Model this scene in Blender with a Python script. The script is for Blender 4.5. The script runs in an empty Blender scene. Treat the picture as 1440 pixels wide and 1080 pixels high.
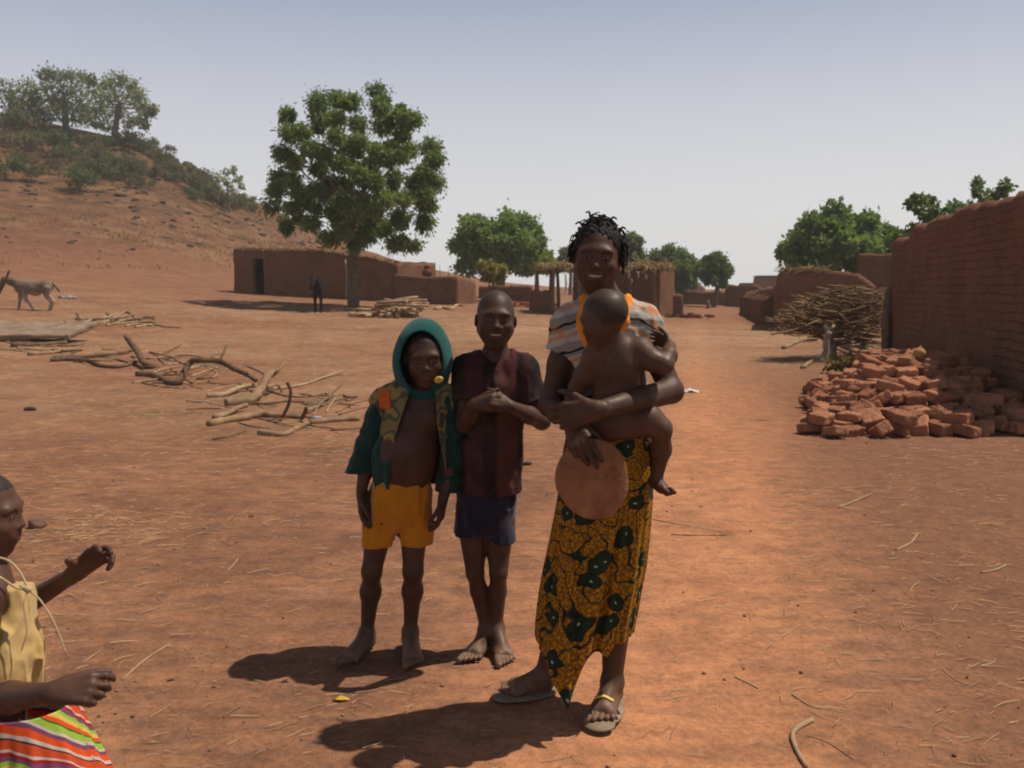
import bpy, math, random
import numpy as np
from mathutils import Vector, Matrix
random.seed(7)
RNG = np.random.default_rng(11)
sc = bpy.context.scene
COL = sc.collection
FPX = 1300.0; CAMH = 1.40; PITCH = math.atan(135/1300)
V = lambda *a: np.array(a, dtype=float)

# ---------- turning a bearing in the photograph and a distance into a point of the place
def P(px, py, D):
    x = (px-720)/FPX; yc = (540-py)/FPX
    d = V(x, yc*math.sin(PITCH)+math.cos(PITCH), yc*math.cos(PITCH)-math.sin(PITCH))
    return d*(D/d[1]) + V(0, 0, CAMH)
def G0(px, py, z=0.0):
    x = (px-720)/FPX; yc = (540-py)/FPX
    d = V(x, yc*math.sin(PITCH)+math.cos(PITCH), yc*math.cos(PITCH)-math.sin(PITCH))
    return d*((z-CAMH)/d[2]) + V(0, 0, CAMH)

# ---------- noise
def _hash(ix, iy, iz):
    h = (ix.astype(np.int64)*374761393 + iy.astype(np.int64)*668265263 + iz.astype(np.int64)*2147483647) & 0xFFFFFFFF
    h = ((h ^ (h >> 13))*1274126177) & 0xFFFFFFFF
    h = h ^ (h >> 16)
    return (h & 0xFFFF)/65535.0
def vnoise(x, y, z=None):
    x = np.asarray(x, float); y = np.asarray(y, float)
    z = np.zeros_like(x) if z is None else np.asarray(z, float)
    x, y, z = np.broadcast_arrays(x, y, z)
    ix, iy, iz = np.floor(x), np.floor(y), np.floor(z)
    fx, fy, fz = x-ix, y-iy, z-iz
    fx, fy, fz = fx*fx*(3-2*fx), fy*fy*(3-2*fy), fz*fz*(3-2*fz)
    r = 0
    for a in (0, 1):
        for b in (0, 1):
            for c in (0, 1):
                r = r + _hash(ix+a, iy+b, iz+c)*(fx if a else 1-fx)*(fy if b else 1-fy)*(fz if c else 1-fz)
    return r*2-1
def fbm(x, y, z=None, o=4):
    r = 0; a = 1.0; s = 1.0; t = 0
    z = 0 if z is None else z
    for i in range(o):
        r = r + a*vnoise(x*s+i*17.3, y*s+i*9.1, z*s+i*5.7); t += a; a *= .5; s *= 2.03
    return r/t

# ---------- objects
def tag(o, label=None, cat=None, group=None, kind=None):
    if label: o['label'] = label
    if cat: o['category'] = cat
    if group: o['group'] = group
    if kind: o['kind'] = kind
    return o
def empty(name, loc, label, cat, group=None):
    o = bpy.data.objects.new(name, None); COL.objects.link(o); o.location = tuple(loc)
    o.empty_display_size = .1
    return tag(o, label, cat, group)
def mesh_data(name, verts, faces, uv=None, col=None, smooth=True, mats=None, midx=None):
    verts = np.asarray(verts, dtype=np.float32)
    me = bpy.data.meshes.new(name)
    if isinstance(faces, np.ndarray):
        nf, k = faces.shape
        me.vertices.add(len(verts)); me.vertices.foreach_set('co', verts.ravel())
        me.loops.add(nf*k); me.loops.foreach_set('vertex_index', faces.astype(np.int32).ravel())
        me.polygons.add(nf)
        me.polygons.foreach_set('loop_start', np.arange(0, nf*k, k, dtype=np.int32))
        me.polygons.foreach_set('loop_total', np.full(nf, k, dtype=np.int32))
        me.update(calc_edges=True)
    else:
        me.from_pydata([tuple(map(float, v)) for v in verts], [], [tuple(f) for f in faces])
        me.update()
    if smooth is not None:
        me.polygons.foreach_set('use_smooth', np.full(len(me.polygons), bool(smooth)))
    li = np.zeros(len(me.loops), dtype=np.int32); me.loops.foreach_get('vertex_index', li)
    if uv is not None:
        l = me.uv_layers.new(name='uv')
        l.data.foreach_set('uv', np.asarray(uv, dtype=np.float32)[li].ravel())
    if col is not None:
        a = me.color_attributes.new('col', 'FLOAT_COLOR', 'POINT')
        c = np.ones((len(verts), 4), dtype=np.float32); c[:, :3] = col
        a.data.foreach_set('color', c.ravel())
    if mats:
        for m in mats: me.materials.append(m)
    if midx is not None: me.polygons.foreach_set('material_index', np.asarray(midx, dtype=np.int32))
    return me
def obj(name, verts, faces, mat, parent=None, loc=None, **kw):
    me = mesh_data(name, verts, faces, mats=[mat] if not isinstance(mat, list) else mat, **kw)
    o = bpy.data.objects.new(name, me); COL.objects.link(o)
    if parent: o.parent = parent
    if loc is not None: o.location = tuple(loc)
    return o
class MB:
    def __init__(s): s.v = []; s.f = []; s.n = 0; s.c = []; s.uv = []
    def add(s, v, f, col=None, uv=None):
        v = np.asarray(v, float); s.v.append(v)
        s.f += [tuple(int(i)+s.n for i in q) for q in f]; s.n += len(v)
        s.c.append(np.tile(V(*(col if col is not None else (1, 1, 1))), (len(v), 1)) if (col is None or np.ndim(col) == 1) else col)
        s.uv.append(np.zeros((len(v), 2)) if uv is None else uv)
    def build(s, name, mat, parent=None, loc=None, smooth=True):
        return obj(name, np.vstack(s.v), s.f, mat, parent, loc, col=np.vstack(s.c), uv=np.vstack(s.uv), smooth=smooth)
def tube(pts, rad, n=8, wob=0.0, seed=0, cap=True, flat=None):
    pts = np.asarray(pts, float); m = len(pts)
    rad = np.interp(np.linspace(0, 1, m), np.linspace(0, 1, len(np.atleast_1d(rad))), np.atleast_1d(rad))
    t = np.gradient(pts, axis=0); t /= np.linalg.norm(t, axis=1)[:, None]+1e-9
    up = V(0, 0, 1) if abs(t[0][2]) < .9 else V(1, 0, 0)
    vs = []; uvs = []; L = 0
    r_ = np.random.default_rng(seed)
    for i in range(m):
        a = np.cross(t[i], up); a /= np.linalg.norm(a)+1e-9; b = np.cross(a, t[i]); up = b
        if i: L += np.linalg.norm(pts[i]-pts[i-1])
        th = np.arange(n)*2*math.pi/n
        rr = rad[i]*(1+wob*r_.uniform(-1, 1, n))
        vs.append(pts[i]+np.outer(np.cos(th)*rr, a)+np.outer(np.sin(th)*rr*(flat or 1), b))
        uvs.append(np.stack([th/6.283, np.full(n, L)], 1))
    f = []
    for i in range(m-1):
        for j in range(n):
            k = (j+1) % n; f.append((i*n+j, i*n+k, (i+1)*n+k, (i+1)*n+j))
    if cap: f.append(tuple(range(n))[::-1]); f.append(tuple((m-1)*n+j for j in range(n)))
    return np.vstack(vs), f, np.vstack(uvs)
def smooth_path(ctrl, n=24):
    c = np.asarray(ctrl, float)
    if len(c) < 3: return np.array([c[0]+(c[-1]-c[0])*t for t in np.linspace(0, 1, n)])
    p = np.vstack([2*c[0]-c[1], c, 2*c[-1]-c[-2]]); out = []
    segs = len(c)-1; per = max(2, n//segs)
    for i in range(segs):
        a, b, d, e = p[i], p[i+1], p[i+2], p[i+3]
        for t in np.linspace(0, 1, per, endpoint=(i == segs-1)):
            out.append(.5*((2*b)+(-a+d)*t+(2*a-5*b+4*d-e)*t*t+(-a+3*b-3*d+e)*t**3))
    return np.array(out)

# ---------- materials
def nmat(name, rough=.8, spec=.3):
    m = bpy.data.materials.new(name); m.use_nodes = True
    nt = m.node_tree; b = nt.nodes['Principled BSDF']
    b.inputs['Roughness'].default_value = rough; b.inputs['Specular IOR Level'].default_value = spec
    return m, nt, b
def N(nt, typ, **kw):
    n = nt.nodes.new(typ)
    for k, v in kw.items():
        if k in n.inputs: n.inputs[k].default_value = v
        else: setattr(n, k, v)
    return n
def ramp(nt, fac, stops, interp='LINEAR'):
    r = nt.nodes.new('ShaderNodeValToRGB'); r.color_ramp.interpolation = interp
    e = r.color_ramp.elements
    while len(e) < len(stops): e.new(.5)
    for i, (p, c) in enumerate(stops):
        e[i].position = p; e[i].color = (*c, 1) if len(c) == 3 else c
    nt.links.new(fac, r.inputs[0]); return r.outputs[0]
def mixc(nt, fac, a, b, mode='MIX'):
    m = nt.nodes.new('ShaderNodeMix'); m.data_type = 'RGBA'; m.blend_type = mode
    for inp, val in ((m.inputs[0], fac), (m.inputs[6], a), (m.inputs[7], b)):
        if isinstance(val, (int, float)): inp.default_value = val
        elif isinstance(val, tuple): inp.default_value = (*val, 1)
        else: nt.links.new(val, inp)
    return m.outputs[2]
def math_(nt, op, a, b=None, c=None):
    m = nt.nodes.new('ShaderNodeMath'); m.operation = op
    for i, v in enumerate((a, b, c)):
        if v is None: continue
        if isinstance(v, (int, float)): m.inputs[i].default_value = v
        else: nt.links.new(v, m.inputs[i])
    return m.outputs[0]
def coords(nt, kind='Object', scale=(1, 1, 1), loc=(0, 0, 0), rot=(0, 0, 0)):
    t = nt.nodes.new('ShaderNodeTexCoord'); m = nt.nodes.new('ShaderNodeMapping')
    m.inputs['Scale'].default_value = scale; m.inputs['Location'].default_value = loc; m.inputs['Rotation'].default_value = rot
    nt.links.new(t.outputs[kind], m.inputs[0]); return m.outputs[0]
def noise(nt, vec, scale, detail=4, rough=.55, dist=0):
    n = N(nt, 'ShaderNodeTexNoise'); n.inputs['Scale'].default_value = scale; n.inputs['Detail'].default_value = detail
    n.inputs['Roughness'].default_value = rough; n.inputs['Distortion'].default_value = dist
    nt.links.new(vec, n.inputs['Vector']); return n.outputs[0]
def bump(nt, b, h, strength=.3, dist=.01):
    n = N(nt, 'ShaderNodeBump'); n.inputs['Strength'].default_value = strength; n.inputs['Distance'].default_value = dist
    nt.links.new(h, n.inputs['Height']); nt.links.new(n.outputs[0], b.inputs['Normal']); return n
def simple(name, c1, c2, scale=8, rough=.85, spec=.2, bs=.3, bd=.01, bscale=None, kind='Object'):
    m, nt, b = nmat(name, rough, spec); co = coords(nt, kind)
    n = noise(nt, co, scale)
    nt.links.new(ramp(nt, n, [(.3, c1), (.7, c2)]), b.inputs['Base Color'])
    if bs: bump(nt, b, noise(nt, co, bscale or scale*3, 5), bs, bd)
    return m

# ---------- organic surfaces: smooth unions of tapered limbs, meshed as one continuous skin
class Field:
    def __init__(s, lo, hi, step, fine=None):
        ax = []
        for i in range(3):
            if i == 2 and fine:      # finer rows where the face is
                z0, z1, fs = fine
                a = np.arange(lo[i], z0, step); b = np.arange(z0, z1, fs); c = np.arange(z1, hi[i]+step, step)
                ax.append(np.concatenate([a, b, c]))
            else: ax.append(np.arange(lo[i], hi[i]+step, step))
        s.ax = [a.astype(np.float32) for a in ax]
        s.F = np.full([len(a) for a in s.ax], .2, dtype=np.float32)
    def _sub(s, lo, hi):
        r = []
        for i in range(3):
            a = np.searchsorted(s.ax[i], lo[i]); b = np.searchsorted(s.ax[i], hi[i])
            r.append(slice(max(0, a-1), min(len(s.ax[i]), b+1)))
        return tuple(r)
    def _pts(s, sl):
        return np.meshgrid(s.ax[0][sl[0]], s.ax[1][sl[1]], s.ax[2][sl[2]], indexing='ij', sparse=True)
    def _put(s, sl, d, k, op):
        if 0 in d.shape: return
        F = s.F[sl]; d = d.astype(np.float32)
        if op == 'add':
            if k > 0:
                h = np.maximum(k-np.abs(F-d), 0)/k; s.F[sl] = np.minimum(F, d)-h*h*k*.25
            else: s.F[sl] = np.minimum(F, d)
        else:
            d = -d; h = np.maximum(k-np.abs(F-d), 0)/max(k, 1e-6); s.F[sl] = np.maximum(F, d)+h*h*k*.25
    def cone(s, a, b, ra, rb=None, k=.02, op='add', flat=None):
        a = np.asarray(a, float); b = np.asarray(b, float); rb = ra if rb is None else rb
        m = max(ra, rb)*(max(1, flat[1]) if flat else 1)+k+.02
        sl = s._sub(np.minimum(a, b)-m, np.maximum(a, b)+m); X, Y, Z = s._pts(sl)
        ab = b-a; L2 = max(ab@ab, 1e-9)
        px, py, pz = X-a[0], Y-a[1], Z-a[2]
        t = np.clip((px*ab[0]+py*ab[1]+pz*ab[2])/L2, 0, 1)
        qx, qy, qz = px-t*ab[0], py-t*ab[1], pz-t*ab[2]
        if flat:
            n, sc_ = np.asarray(flat[0], float), flat[1]; n = n/np.linalg.norm(n)
            c = qx*n[0]+qy*n[1]+qz*n[2]; e = c/sc_-c
            qx, qy, qz = qx+e*n[0], qy+e*n[1], qz+e*n[2]
            d = (np.sqrt(qx*qx+qy*qy+qz*qz)-(ra+(rb-ra)*t))*min(1, sc_)
        else: d = np.sqrt(qx*qx+qy*qy+qz*qz)-(ra+(rb-ra)*t)
        s._put(sl, d, k, op)
    def ell(s, c, r, R=None, k=.02, op='add'):
        c = np.asarray(c, float); r = np.asarray(r, float); m = r.max()+k+.02
        sl = s._sub(c-m, c+m); X, Y, Z = s._pts(sl); p = [X-c[0], Y-c[1], Z-c[2]]
        if R is not None: p = [p[0]*R[0, i]+p[1]*R[1, i]+p[2]*R[2, i] for i in range(3)]
        k0 = np.sqrt((p[0]/r[0])**2+(p[1]/r[1])**2+(p[2]/r[2])**2)
        k1 = np.sqrt((p[0]/r[0]**2)**2+(p[1]/r[1]**2)**2+(p[2]/r[2]**2)**2)+1e-6
        s._put(sl, k0*(k0-1)/k1, k, op)
    def chain(s, pts, rad, k=.02, **kw):
        for i in range(len(pts)-1): s.cone(pts[i], pts[i+1], rad[i], rad[i+1], k=k, **kw)
    def custom(s, fn, mode='max'):
        X, Y, Z = np.meshgrid(*s.ax, indexing='ij', sparse=True)
        if fn.__code__.co_name == '<lambda>' and 'vnoise' in fn.__code__.co_names and mode == 'max':
            i, j, k = np.nonzero(s.F < .02)
            s.F[i, j, k] = np.maximum(s.F[i, j, k], fn(s.ax[0][i], s.ax[1][j], s.ax[2][k])); return
        if mode == 'set': s.F = fn(s.F, X, Y, Z).astype(np.float32)
        else: s.F = np.maximum(s.F, fn(X, Y, Z)).astype(np.float32)
    def disp(s, fn):         # wrinkles, worked out only near the surface
        i, j, k = np.nonzero(np.abs(s.F) < .022)
        s.F[i, j, k] += fn(s.ax[0][i], s.ax[1][j], s.ax[2][k]).astype(np.float32)
    def mesh(s):
        neg = s.F < 0; sl = []
        for a in range(3):
            w = np.nonzero(neg.any(axis=tuple(b for b in range(3) if b != a)))[0]
            sl.append(slice(max(0, w[0]-2), w[-1]+3))
        s.F = s.F[tuple(sl)].copy(); s.ax = [s.ax[a][sl[a]] for a in range(3)]
        F = s.F; nx, ny, nz = F.shape
        F[0] = F[-1] = .05; F[:, 0] = F[:, -1] = .05; F[:, :, 0] = F[:, :, -1] = .05
        S = F < 0
        cnt = S.astype(np.int8); cnt = cnt[:-1]+cnt[1:]; cnt = cnt[:, :-1]+cnt[:, 1:]; cnt = cnt[:, :, :-1]+cnt[:, :, 1:]
        act = (cnt > 0) & (cnt < 8)
        I, J, K = np.nonzero(act); n = len(I)
        idx = np.full(act.shape, -1, dtype=np.int32); idx[I, J, K] = np.arange(n)
        acc = np.zeros((n, 3)); num = np.zeros(n)
        co = [(i, j, k) for i in (0, 1) for j in (0, 1) for k in (0, 1)]
        for a in co:
            for ax in range(3):
                if a[ax] == 1: continue
                b = list(a); b[ax] = 1
                fa = F[I+a[0], J+a[1], K+a[2]]; fb = F[I+b[0], J+b[1], K+b[2]]
                m = (fa < 0) != (fb < 0)
                t = np.where(m, fa/np.where(m, fa-fb, 1), 0)
                pa = np.stack([s.ax[0][I+a[0]], s.ax[1][J+a[1]], s.ax[2][K+a[2]]], 1).astype(float)
                pb = np.stack([s.ax[0][I+b[0]], s.ax[1][J+b[1]], s.ax[2][K+b[2]]], 1).astype(float)
                acc += np.where(m[:, None], pa+(pb-pa)*t[:, None], 0); num += m
        verts = acc/num[:, None]
        faces = []
        for ax in range(3):
            o = [a for a in range(3) if a != ax]
            sa = [slice(None)]*3; sb = [slice(None)]*3; sa[ax] = slice(0, -1); sb[ax] = slice(1, None)
            A = S[tuple(sa)]; B = S[tuple(sb)]; D = A != B
            e = np.stack(np.nonzero(D), 1); fl = A[tuple(e.T)]
            ok = (e[:, o[0]] > 0) & (e[:, o[1]] > 0) & (e[:, o[0]] < F.shape[o[0]]-1) & (e[:, o[1]] < F.shape[o[1]]-1)
            e = e[ok]; fl = fl[ok]
            q = []
            for (u, v) in ((-1, -1), (0, -1), (0, 0), (-1, 0)):
                g = e.copy(); g[:, o[0]] += u; g[:, o[1]] += v; q.append(idx[g[:, 0], g[:, 1], g[:, 2]])
            q = np.stack(q, 1)
            if ax == 1: fl = ~fl
            q[~fl] = q[~fl][:, ::-1]
            faces.append(q)
        return verts, np.vstack(faces)
def relax(v, f, it=1, lam=.5):
    e = np.vstack([f[:, [0, 1]], f[:, [1, 2]], f[:, [2, 3]], f[:, [3, 0]]])
    for _ in range(it):
        s = np.zeros_like(v); c = np.zeros(len(v))
        for k in range(3):
            s[:, k] = np.bincount(e[:, 0], v[e[:, 1], k], len(v))+np.bincount(e[:, 1], v[e[:, 0], k], len(v))
        c = np.bincount(e[:, 0], minlength=len(v))+np.bincount(e[:, 1], minlength=len(v))
        v = v+lam*(s/np.maximum(c, 1)[:, None]-v)
    return v
def frame(yaw=0, pitch=0, roll=0):
    # local x = the viewer's right, y = where the face looks, z = up ; yaw 0 looks towards -Y
    R = Matrix.Rotation(math.radians(yaw), 3, 'Z') @ Matrix.Rotation(math.radians(pitch), 3, 'X') @ Matrix.Rotation(math.radians(roll), 3, 'Y')
    M = np.array(R)
    B = np.array([[1, 0, 0], [0, -1, 0], [0, 0, 1]], float)   # columns: x, face, up
    return M @ B
# ================= materials of skin and cloth
def mat_skin():
    m, nt, b = nmat('skin', .5, .30)
    a = N(nt, 'ShaderNodeAttribute', attribute_name='col'); co = coords(nt)
    n = noise(nt, co, 14, 5); r = ramp(nt, n, [(.3, (.8, .8, .8)), (.7, (1.2, 1.17, 1.15))])
    ash = ramp(nt, noise(nt, co, 5.5, 6, .7), [(.48, (0,)*3), (.75, (.20,)*3)])      # dry dusty patches on the skin
    nt.links.new(mixc(nt, ash, mixc(nt, 1.0, a.outputs[0], r, 'MULTIPLY'), (.17, .10, .068)), b.inputs['Base Color'])
    b.inputs['Subsurface Weight'].default_value = .06; b.inputs['Subsurface Radius'].default_value = (.01, .004, .002)
    nt.links.new(ramp(nt, noise(nt, co, 30, 4), [(.3, (.44,)*3), (.7, (.64,)*3)]), b.inputs['Roughness'])
    bump(nt, b, math_(nt, 'ADD', noise(nt, co, 160, 4), math_(nt, 'MULTIPLY', noise(nt, co, 28, 4), 1.5)), .22, .003)
    return m
def mat_hair():
    return simple('hair', (.006, .005, .005), (.02, .017, .016), 60, .8, .3, .5, .004, 200)
def mat_cloth(name, c1, c2, scale=6, weave=500, bs=.25, dust=None):
    m, nt, b = nmat(name, .92, .12); co = coords(nt)
    c = ramp(nt, noise(nt, co, scale, 5, .65), [(.32, c1), (.7, c2)])
    if dust: c = mixc(nt, ramp(nt, noise(nt, co, 3.3, 5, .7), [(.5, (0,)*3), (.75, (.6,)*3)]), c, dust)
    nt.links.new(c, b.inputs['Base Color'])
    h = math_(nt, 'ADD', noise(nt, co, weave, 2), math_(nt, 'MULTIPLY', noise(nt, co, 22, 4), 3))
    bump(nt, b, h, bs, .004); b.inputs['Sheen Weight'].default_value = .15
    return m
SKIN = mat_skin(); HAIR = mat_hair()
SK = V(.062, .0285, .0175)

# ================= anatomy helpers
def head(F, c, M, hh, ears=True, smile=False, kid=False, wide=.33):
    def L(x, y, z): return c+M@(V(x, y, z)*hh)
    e = lambda p, r, k=.06, R=None, op='add': F.ell(L(*p), V(*r)*hh, M if R is None else R, k*hh, op)
    e((0, -.07, .13), (wide, .395, .37), .05)
    e((0, .09, -.11), (wide*.84, .275, .30), .15)
    F.cone(L(0, .20, -.39), L(0, .22, -.40), .085*hh, k=.12*hh)
    for s in (-1, 1):
        F.cone(L(s*wide*.68, 0, -.17), L(s*.08, .17, -.39), .085*hh, .075*hh, k=.12*hh)
        e((s*.165, .225, -.125), (.105, .095, .095), .10)              # cheek
        if smile: e((s*.17, .275, -.115), (.055, .045, .045), .07)
    e((0, .315, .09), (.20, .035, .035), .12)                      # brow
    for s in (-1, 1): e((s*.13, .400, .005), (.075, .06, .042), .07, op='sub')
    for s in (-1, 1): e((s*.13, .298, .003), (.066, .058, .048), .03)
    F.cone(L(0, .330, .035), L(0, .385, -.100), .028*hh, .042*hh, k=.06*hh)     # nose
    e((0, .392, -.120), (.052, .048, .038), .03)
    for s in (-1, 1): e((s*.062, .355, -.132), (.036, .042, .030), .03)
    for s in (-1, 1): F.cone(L(s*.032, .395, -.162), L(s*.036, .375, -.145), .010*hh, k=.008*hh, op='sub')
    e((0, .290, -.245), (.15, .080, .095), .09)                     # mouth mound
    w, up = (.135, .022) if smile else (.105, .002)
    for zz, r, dy in ((-.222, .021, 0), (-.283, .025, -.008)):
        F.chain([L(-w, .315, (zz-.25)/2*.0-.248+up), L(-w*.5, .352+dy, zz+up*.35), L(0, .367+dy, zz), L(w*.5, .352+dy, zz+up*.35), L(w, .315, -.248+up)],
                [.008*hh, r*hh*.9, r*hh, r*hh*.9, .008*hh], k=.018*hh)
    if smile:
        F.chain([L(-w*.8, .35, -.246+up*.6), L(0, .41, -.254), L(w*.8, .35, -.246+up*.6)], [.006*hh, .018*hh, .006*hh], k=.006*hh, op='sub')
        e((0, .312, -.250), (.095, .042, .03), .0)
    else: F.chain([L(-w*.8, .36, -.25), L(0, .405, -.255), L(w*.8, .36, -.25)], [.004*hh, .007*hh, .004*hh], k=.006*hh, op='sub')
    if ears:
        for s in (-1, 1):
            R = M@np.array(Matrix.Rotation(math.radians(-s*22), 3, 'Z'))
            e((s*(wide+.010), -.05, -.02), (.028, .080, .108), .02, R)
            e((s*(wide+.042), -.03, -.01), (.022, .045, .07), .012, R, 'sub')
def paint_head(v, col, c, M, hh, smile=False, wide=.33, scalp=None, teeth=True):
    q = (v-c)@M/hh; x, y, z = q.T; ax = np.abs(x)
    w, up = (.135, .022) if smile else (.105, .002)
    cz = z-up*np.clip(ax/w, 0, 1)**1.6
    def put(mask, rgb, a=1.0): col[mask] = col[mask]*(1-a)+V(*rgb)*a
    face = (y > .15) & (np.abs(z) < .5) & (ax < .3)
    if scalp is not None:
        hl = fbm(v[:, 0]*90, v[:, 1]*90, v[:, 2]*90, 2)*.035
        put((z+hl > np.where(y > .2, .30, np.interp(y, [-.12, -.02, .1, .2], [-.14, .12, .16, .30]))) & (np.linalg.norm(q, axis=1) < .7), scalp, .85)
    put(face & (((x/w)**2+((cz+.226)/.024)**2) < 1) & (y > .26), (.080, .034, .030), .8)
    put(face & (((x/(w*.9))**2+((cz+.288)/.028)**2) < 1) & (y > .26), (.115, .048, .042), .8)
    if smile:
        put(face & (((x/(w*.84))**2+((cz+.253)/.020)**2) < 1) & (y > .24), (.02, .010, .009))
        put(face & (((x/(w*.74))**2+((cz+.250)/.0145)**2) < 1) & (y > .24), (.40, .35, .28))
    bz = z+.9*(ax-.12)**2
    put(face & (np.abs(ax-.135) < .066) & (bz > .070) & (bz < .092), (.012, .010, .010), .6)  # brow hair
    for s in (-1, 1):
        X = (x-s*.13); lid = z+1.8*X*X
        put(face & ((X/.060)**2+((z-.002)/.024)**2 < 1), (.014, .009, .008), .85)
        put(face & ((X/.046)**2+((z+.000)/.0125)**2 < 1), (.20, .165, .145))
        put(face & ((X/.019)**2+((z)/.016)**2 < 1), (.006, .004, .004))
def hand(F, w, d, n, t, s=1.0, curl=(20, 35, 25), spread=.12, thumb=(.55, .75, .25), th_curl=.3, k=.0025):
    d = d/np.linalg.norm(d); n = n-(n@d)*d; n /= np.linalg.norm(n); t = t-(t@d)*d-(t@n)*n; t /= np.linalg.norm(t)
    offs = (.030, .010, -.010, -.029); lens = (.072, .080, .074, .058); kn = (.088, .092, .088, .080)
    for i in range(4):
        F.cone(w+t*offs[i]*.45*s, w+d*kn[i]*s+t*offs[i]*s, .0165*s, .0125*s, k=.010*s)
    F.cone(w-d*.02*s, w+d*.03*s, .021*s, .020*s, k=.015*s, flat=(n, .8))
    F.cone(w+d*.02*s+t*.018*s, w+d*.055*s+t*.022*s+n*.006*s, .018*s, .013*s, k=.012*s)
    cs = curl if isinstance(curl[0], (tuple, list)) else [curl]*4
    for i in range(4):
        p = w+d*kn[i]*s+t*offs[i]*s; a = 0; L = lens[i]; r = (.0098, .0090, .0082, .0072)
        sp = spread*(1.5-i)/1.5
        for j, fr in enumerate((.45, .30, .25)):
            a += cs[i][j]*(1+.12*(i-1.5)); ar = math.radians(a)
            dd = math.cos(ar)*(d+t*sp*.6)+math.sin(ar)*n; dd /= np.linalg.norm(dd)
            q = p+dd*L*fr*s; F.cone(p, q, r[j]*s, r[j+1]*s, k=k if j else .006*s)
            p = q
    p = w+d*.028*s+t*.030*s; dd = t*thumb[0]+d*thumb[1]+n*thumb[2]; dd /= np.linalg.norm(dd)
    for j, (L, ra, rb) in enumerate(((.040, .0135, .0115), (.032, .0110, .0100), (.024, .0100, .0080))):
        q = p+dd*L*s; F.cone(p, q, ra*s, rb*s, k=.008*s if j == 0 else k); p = q
        dd = dd+d*th_curl*.6+n*th_curl*.5-t*th_curl*.3; dd /= np.linalg.norm(dd)
def foot(F, ank, heel, toe, s=1.0, k=.012, z0=0.0):
    d = toe-heel; d[2] = 0; L = np.linalg.norm(d); d /= L; t = V(d[1], -d[0], 0)
    up = V(0, 0, 1); h = heel*V(1, 1, 0)+up*z0
    F.cone(h+up*.030*s+d*.025*s, ank-up*.01, .033*s, .034*s, k=.02)
    F.cone(h+up*.030*s+d*.022*s, h+up*.026*s+d*.03*s, .030*s, k=k)
    for o, zz in ((.022, .018), (-.022, .016)):
        F.cone(h+up*.026*s+d*.03*s+t*o*.5*s, h+d*L*.70+up*zz*s+t*o*1.05*s, .026*s, .020*s, k=k*1.4)
    F.cone(ank+up*.0*s, h+d*L*.66+up*.028*s, .033*s, .018*s, k=.02)
    for i, o in enumerate((.034, .014, -.003, -.019, -.034)):        # the big toe first, on side t
        b = h+d*(L*(.74-.02*i*(i > 0)))+t*o*s+up*.013*s; e = h+d*(L*(.965-.045*i))+t*o*1.12*s+up*.010*s
        r = .0135 if i == 0 else .0098-.0006*i
        F.cone(b, e, (r+.001)*s, r*s, k=.0035)
def skinned(name, F, parent, mat=SKIN, paint=None, rel=1, base=SK, feet=None):
    v, f = F.mesh()
    if rel: v = relax(v, f, rel, .5)
    col = np.tile(base, (len(v), 1))
    if feet is not None:      # dust of the ground on bare feet and shins
        zz = np.clip(1-(v[:, 2]-feet)/.16, 0, 1)**1.5; n = .5+.5*fbm(v[:, 0]*30, v[:, 1]*30, v[:, 2]*30, 3)
        a = (zz*(.35+.4*n))[:, None]; col = col*(1-a)+V(.27, .165, .11)*a
    if paint: paint(v, col)
    return obj(name, v, f, mat, parent, col=col)
def folds(X, Y, Z, amp, sx, sy, sz, seed=0):
    w = .25*vnoise(X*6+seed, Y*6, Z*6)
    return amp*1.25*(np.abs(vnoise(X*sx+seed+w, Y*sy, Z*sz+w*3))*2-.6)+amp*.55*(np.abs(vnoise(X*sx*2.3+w, Y*sy*2.3+seed, Z*sz*1.7))*2-.6)
def cut(F, p, n, c, R):
    F.custom(lambda X, Y, Z: np.where((X-c[0])**2+(Y-c[1])**2+(Z-c[2])**2 < R*R, (X-p[0])*n[0]+(Y-p[1])*n[1]+(Z-p[2])*n[2], -1))

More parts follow.
